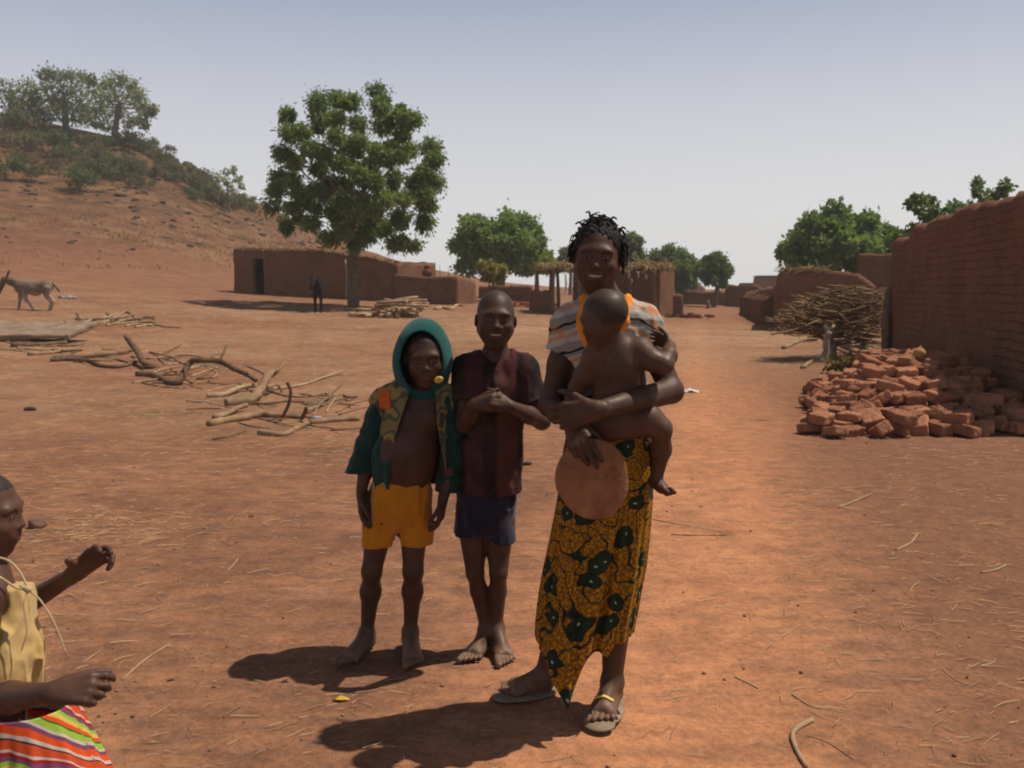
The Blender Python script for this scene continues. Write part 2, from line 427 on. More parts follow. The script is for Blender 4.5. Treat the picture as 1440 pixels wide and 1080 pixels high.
# ================= woman
def build_woman():
    base = P(838, 1004, 2.93); base[2] = 0
    root = empty('person', base, 'woman in a striped short sleeved shirt and yellow printed wrap skirt, carrying an infant', 'person')
    p = lambda x, y, D: P(x, y, D)-base
    F = Field((-.32, -.42, -.002), (.32, .38, 1.66), .0032, (1.34, 1.62, .0024))
    # torso
    Y = V(0, 1, 0)
    neck = p(853, 432, 3.0); hc = p(840, 362, 2.955)
    shR, shL = p(802, 454, 2.99), p(904, 456, 2.99)
    F.cone(p(853, 470, 2.99), p(855, 560, 3.0), .128, .112, k=.04, flat=(Y, .72))
    F.cone(p(855, 560, 3.0), p(856, 630, 3.02), .112, .15, k=.05, flat=(Y, .78))
    F.cone(p(853, 448, 3.0), shR, .055, .046, k=.05); F.cone(p(853, 448, 3.0), shL, .055, .046, k=.05)
    F.cone(neck+V(0, 0, -.03), hc+V(.004, .035, -.06), .056, .050, k=.035)
    M = frame(-8, 3, 3); H = .224
    head(F, hc, M, H, smile=True, wide=.315)
    # arms
    elR, wrR = p(773, 570, 3.0), p(805, 594, 2.80)
    F.cone(shR, (shR+elR)/2, .044, .039, k=.03); F.cone((shR+elR)/2, elR, .039, .034, k=.02)
    F.cone(elR, elR*.6+wrR*.4, .037, .036, k=.015); F.cone(elR*.6+wrR*.4, wrR, .036, .024, k=.015)
    hand(F, wrR, p(820, 634, 2.725)-wrR, V(.15, 1, .1), V(1, .1, .35), 1.0, ((32, 18, 12),)*4, .10, (.35, .75, .85), .2)
    elL, wrL = p(944, 550, 2.90), p(838, 577, 2.675)
    F.cone(shL, (shL+elL)/2, .044, .040, k=.03); F.cone((shL+elL)/2, elL, .040, .036, k=.02)
    F.cone(elL, elL*.6+wrL*.4, .039, .038, k=.015); F.cone(elL*.6+wrL*.4, wrL, .038, .024, k=.015)
    hand(F, wrL, p(780, 588, 2.70)-wrL, V(-.3, 1, -.2), V(0, .25, 1), 1.0, ((15, 40, 35),)*4, .10, (.6, .7, .35), .3)
    # legs
    for hip, kn, an, he, to in ((p(832, 660, 3.02), p(812, 800, 3.02), p(766, 950, 3.06), G0(776, 972), G0(703, 982)),
                                (p(880, 660, 3.02), p(872, 800, 2.98), p(861, 958, 2.98), G0(862, 985), G0(840, 1026))):
        he = he-base; to = to-base
        F.cone(hip, kn, .085, .055, k=.04)
        mid = kn*.65+an*.35+V(0, .012, 0)
        F.cone(kn, mid, .052, .054, k=.03); F.cone(mid, an, .053, .033, k=.03)
        foot(F, an, he, to, 1.05, z0=.014)
    def paint(v, col): paint_head(v, col, hc, M, H, True, .315)
    F.custom(lambda X, Y, Z: -Z+.012+0*X+0*Y)
    body = skinned('body', F, root, paint=paint, feet=0)
    # hair : a close cap and short loose twists
    F = Field(hc-.2, hc+.2, .0035)
    L = lambda x, y, z: hc+M@(V(x, y, z)*H)
    F.ell(L(0, -.09, .15), V(.345, .41, .385)*H, M, .01)
    F.ell(L(0, .36, -.10), V(.33, .34, .42)*H, M, .02, 'sub')
    F.ell(L(0, -.1, -.42), V(.6, .6, .32)*H, M, .02, 'sub')
    F.disp(lambda X, Y, Z: .0035*np.sin(X*330)*np.sin(Y*260+Z*90))
    v, f = F.mesh(); mb = MB(); mb.add(v, f)
    r = np.random.default_rng(5)
    for i in range(190):
        th = r.uniform(0, 6.28); el = r.uniform(.05, 1.45)
        d = V(math.cos(th)*math.cos(el), math.sin(th)*math.cos(el), math.sin(el))
        if d[1] > .35 and el < .85: continue
        a = L(0, -.09, .13)+M@(d*V(.33, .39, .36)*H)
        out = M@d; side = np.cross(out, r.normal(size=3)); side /= np.linalg.norm(side)
        Ln = r.uniform(.011, .024)+(.010 if r.random() < .10 and el > .8 else 0)
        b = a+out*Ln*.8+side*Ln*.3; c = b+out*Ln*.1+side*Ln*.75+V(0, 0, -Ln*(.9 if el < .9 else .1))
        pts = smooth_path([a-out*.004, a+out*Ln*.45, b, c], 9)
        vv, ff, _ = tube(pts, [.0036, .0034, .0030, .0016], 6, .3, i); mb.add(vv, ff)
    for (x, y, z, dx, dz) in ((-.09, .10, .50, -.20, .36), (.14, .02, .50, .22, .12), (-.22, .12, .42, -.22, .10), (.28, -.06, .36, .2, .15), (.02, .1, .52, .16, .14)):
        a = L(x, y, z); pts = smooth_path([a, a+V(dx*.03, 0, .010), a+V(dx*.06, 0, dz*.06+.008), a+V(dx*.11, 0, dz*.07)], 10)
        vv, ff, _ = tube(pts, [.0045, .0040, .0022], 6, .3, 3); mb.add(vv, ff)
    for k in range(26):        # twists hanging behind the viewer's right cheek and by the left temple
        s = 1 if k < 17 else -1
        a = L(s*r.uniform(.30, .36), r.uniform(-.28, .08), r.uniform(-.02, .25)); Ln = r.uniform(.02, .05) if s > 0 else r.uniform(.012, .03)
        pts = smooth_path([a, a+V(s*.012, 0, -.4*Ln), a+V(s*.013+r.uniform(-.006, .006), 0, -Ln)], 8)
        vv, ff, _ = tube(pts, [.0056, .005, .003], 6, .3, k); mb.add(vv, ff)
    mb.build('hair', HAIR, root)
    # shirt
    m, nt, b = nmat('striped_jersey', .9, .15); co = coords(nt)
    sep = N(nt, 'ShaderNodeSeparateXYZ'); nt.links.new(co, sep.inputs[0])
    ww = math_(nt, 'MULTIPLY', noise(nt, co, 4.0, 3), .13)
    zz = math_(nt, 'ADD', math_(nt, 'ADD', sep.outputs[2], ww), math_(nt, 'MULTIPLY', math_(nt, 'ABSOLUTE', sep.outputs[0]), .35))
    fr = math_(nt, 'FRACT', math_(nt, 'MULTIPLY', zz, 11.5))
    gw = (.40, .375, .34); gr = (.235, .22, .20); bk = (.02, .02, .025); og = (.52, .17, .045)
    c = ramp(nt, fr, [(0, bk), (.09, bk), (.10, gr), (.34, gr), (.35, gw), (.55, gw), (.56, (.45, .25, .14)), (.70, (.45, .25, .14)), (.71, gw), (.84, gw), (.85, gr)], 'CONSTANT')
    blot = ramp(nt, noise(nt, co, 9, 2, .5, .4), [(.60, (0,)*3), (.64, (1,)*3)]); c = mixc(nt, math_(nt, 'MULTIPLY', blot, .55), c, og)
    nt.links.new(c, b.inputs['Base Color']); bump(nt, b, noise(nt, co, 420, 2), .2, .002)
    def shirt_field(extra=0.0):
        F = Field((-.30, -.30, .85), (.30, .32, 1.46), .0034)
        F.cone(p(853, 472, 2.985), p(853, 560, 3.0), .142+extra, .128+extra, k=.04, flat=(Y, .80))
        F.cone(p(853, 560, 3.0), p(855, 612, 3.0), .128+extra, .138+extra, k=.04, flat=(Y, .84))
        for sh, el in ((shR, elR), (shL, elL)):
            F.cone(p(853, 448, 3.0), sh, .060+extra, .054+extra, k=.05)
            F.cone(sh, sh*.60+el*.40, .055+extra, .055+extra, k=.035)
        F.disp(lambda X, Y_, Z: folds(X, Y_, Z, .0045, 14, 14, 22, 3)+.0014*vnoise(X*60, Y_*60, Z*60))
        return F
    F = shirt_field()
    for sh, el in ((shR, elR), (shL, elL)):
        hm = sh*.66+el*.34; d = (el-sh)/np.linalg.norm(el-sh)
        cut(F, hm, d, hm+d*.07, .085)
        F.cone(hm-d*.012, hm+d*.1, .046, .050, k=.004, op='sub')
    F.ell(neck+V(0, -.02, .055), (.062, .085, .06), None, .01, 'sub')
    vneck = [neck+V(-.05, -.1, .02), neck+V(.03, -.1, .02), neck+V(.0, -.12, -.10)]
    F.cone(neck+V(0, -.10, .03), neck+V(0, -.14, -.10), .052, .012, k=.004, op='sub')
    F.custom(lambda X, Y_, Z: (.905-Z)+0*X+0*Y_)
    v, f = F.mesh(); shirt = obj('shirt', v, f, m, root)
    # orange trim of the neckline, a band standing just proud of the shirt
    F = shirt_field(.0035)
    n0 = neck
    l = [n0+V(-.045, .06, .048), n0+V(-.066, -.005, .040), n0+V(-.066, -.065, -.0), n0+V(-.085, -.10, -.05), n0+V(-.060, -.115, -.11)]
    r_ = [n0+V(.045, .06, .048), n0+V(.054, -.005, .040), n0+V(.056, -.055, .01), n0+V(.040, -.10, -.045), n0+V(-.02, -.115, -.13)]
    def band(X, Y_, Z):
        d = 9.0
        for ch in (l, r_):
            for a, b_ in zip(ch[:-1], ch[1:]):
                ab = b_-a; t = np.clip(((X-a[0])*ab[0]+(Y_-a[1])*ab[1]+(Z-a[2])*ab[2])/(ab@ab), 0, 1)
                d = np.minimum(d, np.sqrt((X-a[0]-t*ab[0])**2+(Y_-a[1]-t*ab[1])**2+(Z-a[2]-t*ab[2])**2)-.025)
        return d
    F.custom(band)
    F.ell(neck+V(0, -.02, .055), (.060, .085, .06), None, .01, 'sub')
    F.cone(neck+V(0, -.10, .03), neck+V(0, -.14, -.10), .050, .012, k=.004, op='sub')
    v, f = F.mesh(); obj('collar_trim', v, f, mat_cloth('orange_trim', (.72, .20, .015), (.85, .30, .03)), shirt)
    # wrap skirt : rings from the waist to an uneven hem
    m, nt, b = nmat('wax_print_cotton', .85, .2); uvn = N(nt, 'ShaderNodeUVMap', uv_map='uv')
    mp = N(nt, 'ShaderNodeMapping'); nt.links.new(uvn.outputs[0], mp.inputs[0]); mp.inputs['Scale'].default_value = (1, 1, 1)
    uvv = mp.outputs[0]
    wob = N(nt, 'ShaderNodeTexNoise'); wob.inputs['Scale'].default_value = 9; nt.links.new(uvv, wob.inputs['Vector'])
    wv = N(nt, 'ShaderNodeVectorMath', operation='MULTIPLY_ADD'); nt.links.new(wob.outputs['Color'], wv.inputs[0]); wv.inputs[1].default_value = (.11, .11, 0); nt.links.new(uvv, wv.inputs[2])
    def vor(scale, feat='F1', vec=wv.outputs[0], rnd=1.0, metric='EUCLIDEAN'):
        n = N(nt, 'ShaderNodeTexVoronoi', feature=feat, voronoi_dimensions='2D'); n.inputs['Scale'].default_value = scale; n.inputs['Randomness'].default_value = rnd
        if feat != 'DISTANCE_TO_EDGE': n.distance = metric
        nt.links.new(vec, n.inputs['Vector']); return n.outputs['Distance']
    fine = ramp(nt, vor(150, vec=uvv), [(.30, (.34, .155, .008)), (.55, (.10, .045, .006))])
    dots = ramp(nt, vor(78, vec=uvv), [(.24, (.60, .30, .012)), (.42, (.17, .07, .004))])
    basec = mixc(nt, .45, fine, dots)
    big = vor(9.0, rnd=1.0); lines = vor(7.5, 'SMOOTH_F1')
    li = math_(nt, 'FRACT', math_(nt, 'MULTIPLY', lines, 4.2))
    c = mixc(nt, ramp(nt, li, [(.0, (1,)*3), (.09, (1,)*3), (.13, (0,)*3), (.95, (0,)*3), (1, (1,)*3)]), basec, (.012, .018, .012))
    c = mixc(nt, ramp(nt, big, [(.27, (1,)*3), (.29, (0,)*3)]), c, (.010, .012, .008))
    c = mixc(nt, ramp(nt, big, [(.22, (1,)*3), (.24, (0,)*3)]), c, (.012, .030, .014))
    c = mixc(nt, ramp(nt, big, [(.030, (1,)*3), (.045, (0,)*3)]), c, (.42, .42, .34))
    nt.links.new(c, b.inputs['Base Color']); bump(nt, b, noise(nt, coords(nt), 300, 2), .2, .002)
    rows = [(592, 806, 908), (612, 800, 914), (650, 792, 918), (700, 784, 917), (745, 775, 913), (790, 766, 908), (830, 759, 901), (870, 754, 893), (905, 752, 887), (940, 756, 884), (985, 760, 882)]
    py = np.array([r[0] for r in rows], float); xl = np.array([p(r[1], r[0], 2.95)[0] for r in rows]); xr = np.array([p(r[2], r[0], 2.95)[0] for r in rows])
    zs = np.array([p(800, y, 2.95)[2] for y in py])
    hemx = np.array([740, 752, 766, 778, 793, 806, 822, 836, 848, 856, 884, 900.]); hemy = np.array([900, 902, 926, 950, 978, 950, 912, 908, 915, 897, 895, 895.])
    hx = np.array([p(a, b_, 2.90)[0] for a, b_ in zip(hemx, hemy)]); hz = np.array([p(a, b_, 2.88)[2] for a, b_ in zip(hemx, hemy)])
    nT, nR = 300, 110; th = np.arange(nT)*2*math.pi/nT; vs = np.zeros((nR, nT, 3)); uv = np.zeros((nR, nT, 2))
    zb = p(800, 900, 3.05)[2]; zt = zs[0]
    for j in range(nT):
        c_, s_ = math.cos(th[j]), math.sin(th[j])
        xr_b = np.interp(.15, [0, 1], [0, 0])
        x_h = (xl[8]+xr[8])/2+(xr[8]-xl[8])/2*c_
        zh = np.interp(x_h, hx, hz) if s_ < 0 else np.interp(c_, [-1, 1], [hz[1], hz[-2]])
        if s_ < 0:
            w = min(1, -s_/.25); zh = w*zh+(1-w)*np.interp(c_, [-1, 1], [hz[1], hz[-2]])
        z = np.linspace(zt, zh, nR); t = (zt-z)/(zt-hz[1])
        L_, R_ = np.interp(-z, -zs, xl), np.interp(-z, -zs, xr)
        cx, rx = (L_+R_)/2, (R_-L_)/2; ry = np.interp(t, [0, .2, .6, 1], [.112, .135, .135, .14])*(1 if s_ < 0 else 1.05)
        sq = abs(c_)**.88*np.sign(c_), abs(s_)**.88*np.sign(s_)
        fd = np.clip(t*1.4, 0, 1)*(.010*np.sin(th[j]*9+t*2.0+1)+.007*np.sin(th[j]*17-t*3)+.006*np.sin(th[j]*5+t*6)+.004*np.sin(th[j]*31+t*4))
        x0 = cx+rx*sq[0]
        edge = np.interp(t, [0, .15, 1.0, 1.3], [p(905, 600, 2.88)[0], p(880, 650, 2.88)[0], p(826, 905, 2.88)[0], p(800, 975, 2.88)[0]])
        ov = np.where(s_ < 0, 1/(1+np.exp((x0-edge)/.004)), 0)*.016*np.clip(t*3, 0, 1)
        gr_ = np.where(s_ < 0, np.exp(-((x0-edge-.018)/.014)**2), 0)*.022*np.clip(t*2, 0, 1)
        flare = np.where(s_ < 0, np.clip(1-abs(x0-p(797, 940, 2.88)[0])/.05, 0, 1), 0)*np.clip(t-.8, 0, 1)*.10
        vs[:, j, 0] = x0+fd*c_*.25
        vs[:, j, 1] = 0.03+(ry+fd+ov-gr_+flare)*sq[1]-.01*t
        vs[:, j, 2] = z
        uv[:, j, 0] = th[j]*.155; uv[:, j, 1] = z
    f = []
    for i in range(nR-1):
        for j in range(nT-1): f.append((i*nT+j, (i+1)*nT+j, (i+1)*nT+j+1, i*nT+j+1))
        f.append((i*nT+nT-1, (i+1)*nT+nT-1, (i+1)*nT, i*nT))
    sk = obj('wrap_skirt', vs.reshape(-1, 3), np.array(f), m, root, uv=uv.reshape(-1, 2))
    so = sk.modifiers.new('thick', 'SOLIDIFY'); so.thickness = .003; so.offset = -1
    # the knotted tuck of cloth at the waist
    F = Field(p(912, 640, 2.9)-.09, p(912, 640, 2.9)+.09, .003)
    F.chain([p(905, 612, 2.90), p(911, 640, 2.88), p(917, 668, 2.90), p(913, 690, 2.91)], [.018, .016, .010, .005], k=.01, flat=(V(0, 1, 0), .6))
    v, f = F.mesh(); uvk = np.stack([v[:, 0]*1.1+.3, v[:, 2]*1.1], 1); obj('tuck', v, f, m, sk, uv=uvk)
    # sandals
    sm = simple('sandal_sole', (.16, .12, .08), (.26, .20, .15), 20); st = simple('sandal_strap', (.09, .06, .045), (.14, .09, .06), 30)
    yl = simple('yellow_strap', (.62, .47, .10), (.72, .56, .15), 30)
    for he, to, y in ((G0(776, 972)-base, G0(703, 982)-base, False), (G0(862, 985)-base, G0(840, 1026)-base, True)):
        d = to-he; d[2] = 0; Ls = np.linalg.norm(d); d /= Ls; t = V(d[1], -d[0], 0)
        F = Field(np.minimum(he, to)-.07, np.maximum(he, to)+.07, .0028)
        F.cone(he+d*.02+V(0, 0, .007), he+d*Ls*.45+V(0, 0, .007), .036, .036, k=.02, flat=(V(0, 0, 1), .22))
        F.cone(he+d*Ls*.45+V(0, 0, .007), he+d*Ls*.88+V(0, 0, .007), .036, .052, k=.02, flat=(V(0, 0, 1), .20))
        F.custom(lambda X, Y_, Z: -Z+.001+0*X+0*Y_)
        v, f = F.mesh(); s_o = obj('sandal', v, f, sm, root)
        mb = MB(); c = he+d*Ls*.62
        if y:
            for q in (.54, .70):
                pts = smooth_path([he+d*Ls*q+t*.050+V(0, 0, .012), he+d*Ls*(q+.03)+t*.030+V(0, 0, .047), he+d*Ls*(q+.04)+V(0, 0, .066-.02*(q-.54)/.16), he+d*Ls*(q+.03)-t*.030+V(0, 0, .045), he+d*Ls*q-t*.050+V(0, 0, .012)], 16)
                vv, ff, _ = tube(pts, .0035, 8); mb.add(vv, ff)
            mb.build('strap', st, s_o)
            mb = MB(); pts = smooth_path([he+d*Ls*.585+t*.03+V(0, 0, .062), he+d*Ls*.60+V(0, 0, .073), he+d*Ls*.585-t*.03+V(0, 0, .060)], 10)
            vv, ff, _ = tube(pts, .009, 8, flat=.45); mb.add(vv, ff); mb.build('yellow_band', yl, s_o)
        else:
            for q, e in ((.62, 1), (.62, -1)):
                pts = smooth_path([he+d*Ls*.45+t*.046*e+V(0, 0, .012), he+d*Ls*.60+t*.034*e+V(0, 0, .046), he+d*Ls*.80+t*.02+V(0, 0, .036), he+d*Ls*.86+t*.020+V(0, 0, .012)], 14)
                vv, ff, _ = tube(pts, .0055, 8); mb.add(vv, ff)
            mb.build('strap', st, s_o)
    # the round thing she holds
    c = P(833, 674, 2.745)
    m2, nt, b = nmat('reddish_hide', .8, .25); co = coords(nt)
    cc = ramp(nt, noise(nt, co, 9, 6, .7, .5), [(.3, (.13, .055, .026)), (.45, (.22, .095, .045)), (.6, (.29, .13, .06)), (.75, (.38, .21, .11))])
    nt.links.new(cc, b.inputs['Base Color']); bump(nt, b, noise(nt, co, 60, 6, .7), .5, .006)
    F = Field((-.13, -.05, -.14), (.13, .05, .14), .0028)
    R = np.array(Matrix.Rotation(math.radians(-12), 3, 'Y'))
    F.ell((0, 0, 0), (.111, .016, .124), R, .0)
    F.ell((0, -.064, 0), (.19, .058, .21), R, .01, 'sub')
    F.disp(lambda X, Y_, Z: .0045*vnoise(X*13, Y_*13, Z*13)+.001*vnoise(X*90, Y_*90, Z*90))
    v, f = F.mesh(); g = obj('round_gourd_lid', v, f, m2, None, c)
    g.rotation_euler = (math.radians(-6), 0, 0)
    tag(g, 'flat round reddish brown gourd lid held by its rim in front of the yellow skirt', 'gourd lid')

def build_baby():
    base = P(868, 612, 2.84)
    root = empty('person', base, 'naked infant seen from behind, held on the hip of the woman', 'baby')
    p = lambda x, y, D: P(x, y, D)-base
    F = Field((-.19, -.16, -.24), (.20, .22, .46), .0030)
    Y = V(0, 1, 0)
    F.cone(p(866, 515, 2.84), p(867, 582, 2.85), .074, .074, k=.03, flat=(Y, .80))
    F.ell(p(856, 594, 2.85), (.054, .054, .046), None, .03); F.ell(p(882, 593, 2.85), (.054, .054, .046), None, .03)
    F.cone(p(838, 500, 2.83), p(900, 493, 2.83), .040, .040, k=.04)
    for s in (850, 882): F.ell(p(s, 518, 2.80), (.026, .022, .034), None, .03)       # shoulder blades
    F.cone(p(866, 490, 2.83), p(852, 462, 2.82), .040, .040, k=.03)
    hc = p(849, 449, 2.80); M = frame(-118, 16, 0); H = .178
    head(F, hc, M, H, wide=.375)
    F.chain([p(900, 492, 2.82), p(917, 507, 2.785), p(934, 513, 2.77)], [.036, .031, .028], k=.02)
    F.chain([p(934, 513, 2.77), p(940, 500, 2.80), p(942, 486, 2.85)], [.028, .026, .017], k=.012)
    hand(F, p(942, 486, 2.85), V(-.35, .6, .25), V(-.8, -.5, .1), V(0, .2, 1), .52, (20, 30, 25), .1)
    F.chain([p(838, 502, 2.82), p(822, 528, 2.84), p(812, 545, 2.86)], [.034, .030, .027], k=.02)
    F.chain([p(812, 545, 2.86), p(806, 560, 2.88), p(806, 575, 2.90)], [.027, .024, .017], k=.012)
    hand(F, p(806, 575, 2.90), V(.3, .3, -1), V(1, .2, 0), V(0, -1, 0), .52, (20, 30, 25), .1)
    # legs
    F.chain([p(886, 594, 2.84), p(912, 591, 2.81), p(930, 603, 2.80)], [.045, .042, .031], k=.03)
    F.chain([p(930, 603, 2.80), p(930, 632, 2.83), p(924, 670, 2.86)], [.030, .029, .019], k=.02)
    an = p(923, 672, 2.86); toe = p(942, 694, 2.80)
    F.cone(p(919, 676, 2.875), p(931, 686, 2.84), .020, .019, k=.015); F.cone(p(931, 686, 2.84), p(939, 692, 2.815), .019, .013, k=.01, flat=(V(.5, 0, .8), .7))
    for i in range(5):
        a = p(937, 691, 2.822)+V(-.012+.006*i, .010-.005*i, .003*i); F.cone(a, a+V(.013, -.010, -.012), .0056, .0050, k=.002)
    F.chain([p(850, 596, 2.85), p(826, 600, 2.86), p(812, 612, 2.85)], [.045, .040, .031], k=.03)
    F.chain([p(812, 616, 2.83), p(815, 645, 2.82), p(822, 668, 2.80)], [.033, .031, .021], k=.02)
    F.cone(p(822, 668, 2.80), p(815, 690, 2.765), .018, .013, k=.01)
    def paint(v, col):
        paint_head(v, col, hc, M, H, False, .375, scalp=(.030, .021, .017))
    skinned('body', F, root, paint=paint, base=V(.080, .039, .025))

# ================= the boy in the hooded jacket
def build_hooded_boy():
    base = G0(547, 917)
    root = empty('person', base, 'barefoot boy in a green hooded jacket open over his bare belly and golden yellow shorts', 'person')
    p = lambda x, y, D: P(x, y, D)-base
    Y = V(0, 1, 0)
    F = Field((-.26, -.30, -.002), (.36, .24, 1.27), .0031, (1.0, 1.26, .0024))
    F.cone(p(586, 585, 3.46), p(570, 650, 3.45), .104, .102, k=.04, flat=(Y, .72))
    F.ell(p(572, 638, 3.425), (.094, .080, .115), None, .05)
    F.cone(p(565, 665, 3.46), p(558, 705, 3.47), .100, .105, k=.04, flat=(Y, .78))
    F.ell(p(571, 653, 3.338), (.009, .012, .009), None, .008, 'sub')
    for s in (568, 602): F.ell(p(s, 588, 3.415), (.045, .025, .035), None, .03)
    shR, shL = p(541, 563, 3.47), p(630, 562, 3.46); nb = p(595, 556, 3.47)
    F.cone(nb, shR, .045, .040, k=.04); F.cone(nb, shL, .045, .040, k=.04)
    hc = p(598, 503, 3.42); M = frame(6, 8, -3); H = .212
    F.cone(nb, hc+V(0, .03, -.06), .042, .042, k=.03)
    head(F, hc, M, H, wide=.33)
    elR, wrR = p(518, 632, 3.49), p(508, 692, 3.45); elL, wrL = p(640, 635, 3.47), p(623, 702, 3.42)
    F.chain([shR, elR, elR*.6+wrR*.4, wrR], [.036, .029, .028, .019], k=.02)
    F.chain([shL, elL, elL*.6+wrL*.4, wrL], [.036, .029, .028, .019], k=.02)
    hand(F, wrR, V(-.02, -.15, -1), V(1, .15, 0), V(.1, -1, 0), .80, (18, 28, 22), .12, (.5, .8, .3), .3)
    hand(F, wrL, V(-.12, -.15, -1), V(-1, .15, 0), V(.1, -1, 0), .80, (18, 28, 22), .12, (.5, .8, .3), .3)
    for hip, kn, an, he, to in ((p(538, 715, 3.47), p(523, 803, 3.46), p(516, 890, 3.50), G0(521, 905), G0(480, 938)),
                                (p(582, 715, 3.47), p(581, 803, 3.44), p(577, 888, 3.48), G0(576, 903), G0(583, 941))):
        he = he-base; to = to-base
        F.cone(hip, kn, .062, .037, k=.04); F.ell(kn+V(0, -.010, 0), (.032, .032, .040), None, .02)
        mid = kn*.66+an*.34+V(0, .012, 0); F.cone(kn, mid, .033, .036, k=.02); F.cone(mid, an, .036, .024, k=.03)
        foot(F, an, he, to, .88)
    F.custom(lambda X, Y_, Z: -Z+.001+0*X+0*Y_)
    def paint(v, col): paint_head(v, col, hc, M, H, False, .33, scalp=(.012, .010, .009))
    skinned('body', F, root, paint=paint, feet=0)
    # shorts
    def hem(F, pt, n, c, R, a, b_, ra): cut(F, pt, n, c, R); F.cone(a, b_, ra, ra*1.02, k=.003, op='sub')
    ym = mat_cloth('yellow_cotton', (.40, .150, .006), (.54, .215, .012), 5, dust=(.30, .12, .015))
    F = Field((-.28, -.20, .30), (.30, .22, .86), .0034)
    F.cone(p(562, 690, 3.47), p(560, 704, 3.47), .122, .126, k=.03, flat=(Y, .86))
    for hx, hy, kx, ky in ((537, 716, 530, 795), (581, 716, 588, 790)):
        F.cone(p(hx, hy, 3.47), p(kx, ky, 3.465), .066, .069, k=.012, flat=(Y, 1.05))
    F.disp(lambda X, Y_, Z: folds(X, Y_, Z, .007, 16, 10, 9, 8)+.0018*vnoise(X*50, Y_*50, Z*40))
    zl = p(531, 772, 3.40)[2]
    F.custom(lambda X, Y_, Z: (zl+.02*(X+.02)*(X > 0)*1.4+.004*vnoise(X*30, Y_*30)-Z))
    for kx, hx in ((529, 540), (588, 580)):
        F.cone(p(kx, 805, 3.465), p(hx, 755, 3.47), .060, .053, k=.003, op='sub', flat=(Y, 1.0))
    F.custom(lambda X, Y_, Z: Z-(p(560, 672, 3.36)[2]+.010)-.05*np.abs(X-p(562, 672, 3.4)[0])-.1*np.clip(Y_+.02, 0, 1))
    v, f = F.mesh(); obj('shorts', v, f, ym, root)
    # jacket : torso shell open down the front
    gm = mat_cloth('dark_green_fleece', (.006, .028, .024), (.012, .048, .040), 7)
    m, nt, b = nmat('patterned_panel', .9, .15); co = coords(nt)
    pat = ramp(nt, noise(nt, co, 15, 1, .4, .1), [(0, (.20, .165, .065)), (.42, (.19, .155, .065)), (.47, (.07, .075, .055)), (.53, (.085, .085, .06)), (.56, (.23, .18, .075)), (.64, (.31, .19, .05)), (.70, (.075, .08, .06))])
    nt.links.new(pat, b.inputs['Base Color']); bump(nt, b, noise(nt, co, 300, 2), .25, .003)
    def jf(extra=0.0, sleeves=False):
        F = Field((-.30, -.24, .50), (.36, .26, 1.10), .0032)
        F.cone(p(586, 578, 3.47), p(578, 650, 3.475), .132+extra, .140+extra, k=.04, flat=(Y, .88))
        F.cone(p(578, 650, 3.475), p(583, 690, 3.48), .140+extra, .150+extra, k=.04, flat=(Y, .88))
        F.cone(nb, shR, .056+extra, .052+extra, k=.04); F.cone(nb, shL, .056+extra, .052+extra, k=.04)
        F.disp(lambda X, Y_, Z: folds(X, Y_, Z, .006, 18, 12, 10, 5)+.0016*vnoise(X*50, Y_*50, Z*50))
        return F
    xl_ = lambda z: np.interp(z, [p(0, y, 3.35)[2] for y in (692, 650, 600, 560, 530)], [p(x, 0, 3.35)[0] for x in (536, 540, 552, 566, 575)])
    xr_ = lambda z: np.interp(z, [p(0, y, 3.35)[2] for y in (692, 650, 600, 560, 530)], [p(x, 0, 3.35)[0] for x in (624, 616, 609, 606, 606)])
    def wedge(X, Y_, Z):
        d = np.minimum(X-xl_(Z), xr_(Z)-X); return np.minimum(d, -(Y_-.0))+0*Z
    F = jf()
    F.custom(lambda F_, X, Y_, Z: np.maximum(F_, -(F_+.011)), 'set')
    F.custom(wedge)
    F.custom(lambda X, Y_, Z: p(0, 692, 3.4)[2]+.02*vnoise(X*8, Y_*8)-Z)
    F.ell(nb+V(0, -.02, .06), (.06, .09, .06), None, .01, 'sub')
    v, f = F.mesh(); jk = obj('jacket', v, f, gm, root)
    # khaki front panels, proud of the jacket
    for side in (-1, 1):
        F = jf(.004); F.custom(lambda F_, X, Y_, Z: np.maximum(F_, -(F_+.008)), 'set'); F.custom(wedge)
        zlow = p(0, 628, 3.35)[2] if side < 0 else p(0, 700, 3.35)[2]
        if side < 0: F.custom(lambda X, Y_, Z: np.maximum(X-.10, (zlow-(X-p(555, 600, 3.35)[0])*.9-.02)-Z)+0*Y_)
        else: F.custom(lambda X, Y_, Z: np.maximum(np.maximum(.10-X, X-xr_(Z)-.062), zlow-Z)+0*Y_)
        F.custom(lambda X, Y_, Z: Y_-.012+0*X+0*Z)
        F.ell(nb+V(0, -.02, .06), (.06, .09, .06), None, .01, 'sub')
        F.custom(lambda X, Y_, Z: Z-(nb[2]+.075)+0*X+0*Y_)
        v, f = F.mesh(); pn = obj('front_panel', v, f, m, jk)
        if side < 0:
            pp = pn
            F = jf(.0075); c = p(539, 563, 3.36)
            F.custom(lambda X, Y_, Z: np.maximum(np.maximum(np.abs(X-c[0]-(Z-c[2])*-.12)-.023, np.abs(Z-c[2])-.036), Y_-.01))
            F.custom(lambda F_, X, Y_, Z: np.maximum(F_, -(F_+.008)), 'set')
            v, f = F.mesh()
            obj('orange_patch', v, f, mat_cloth('orange_print', (.42, .070, .012), (.58, .13, .03), 18), jk)
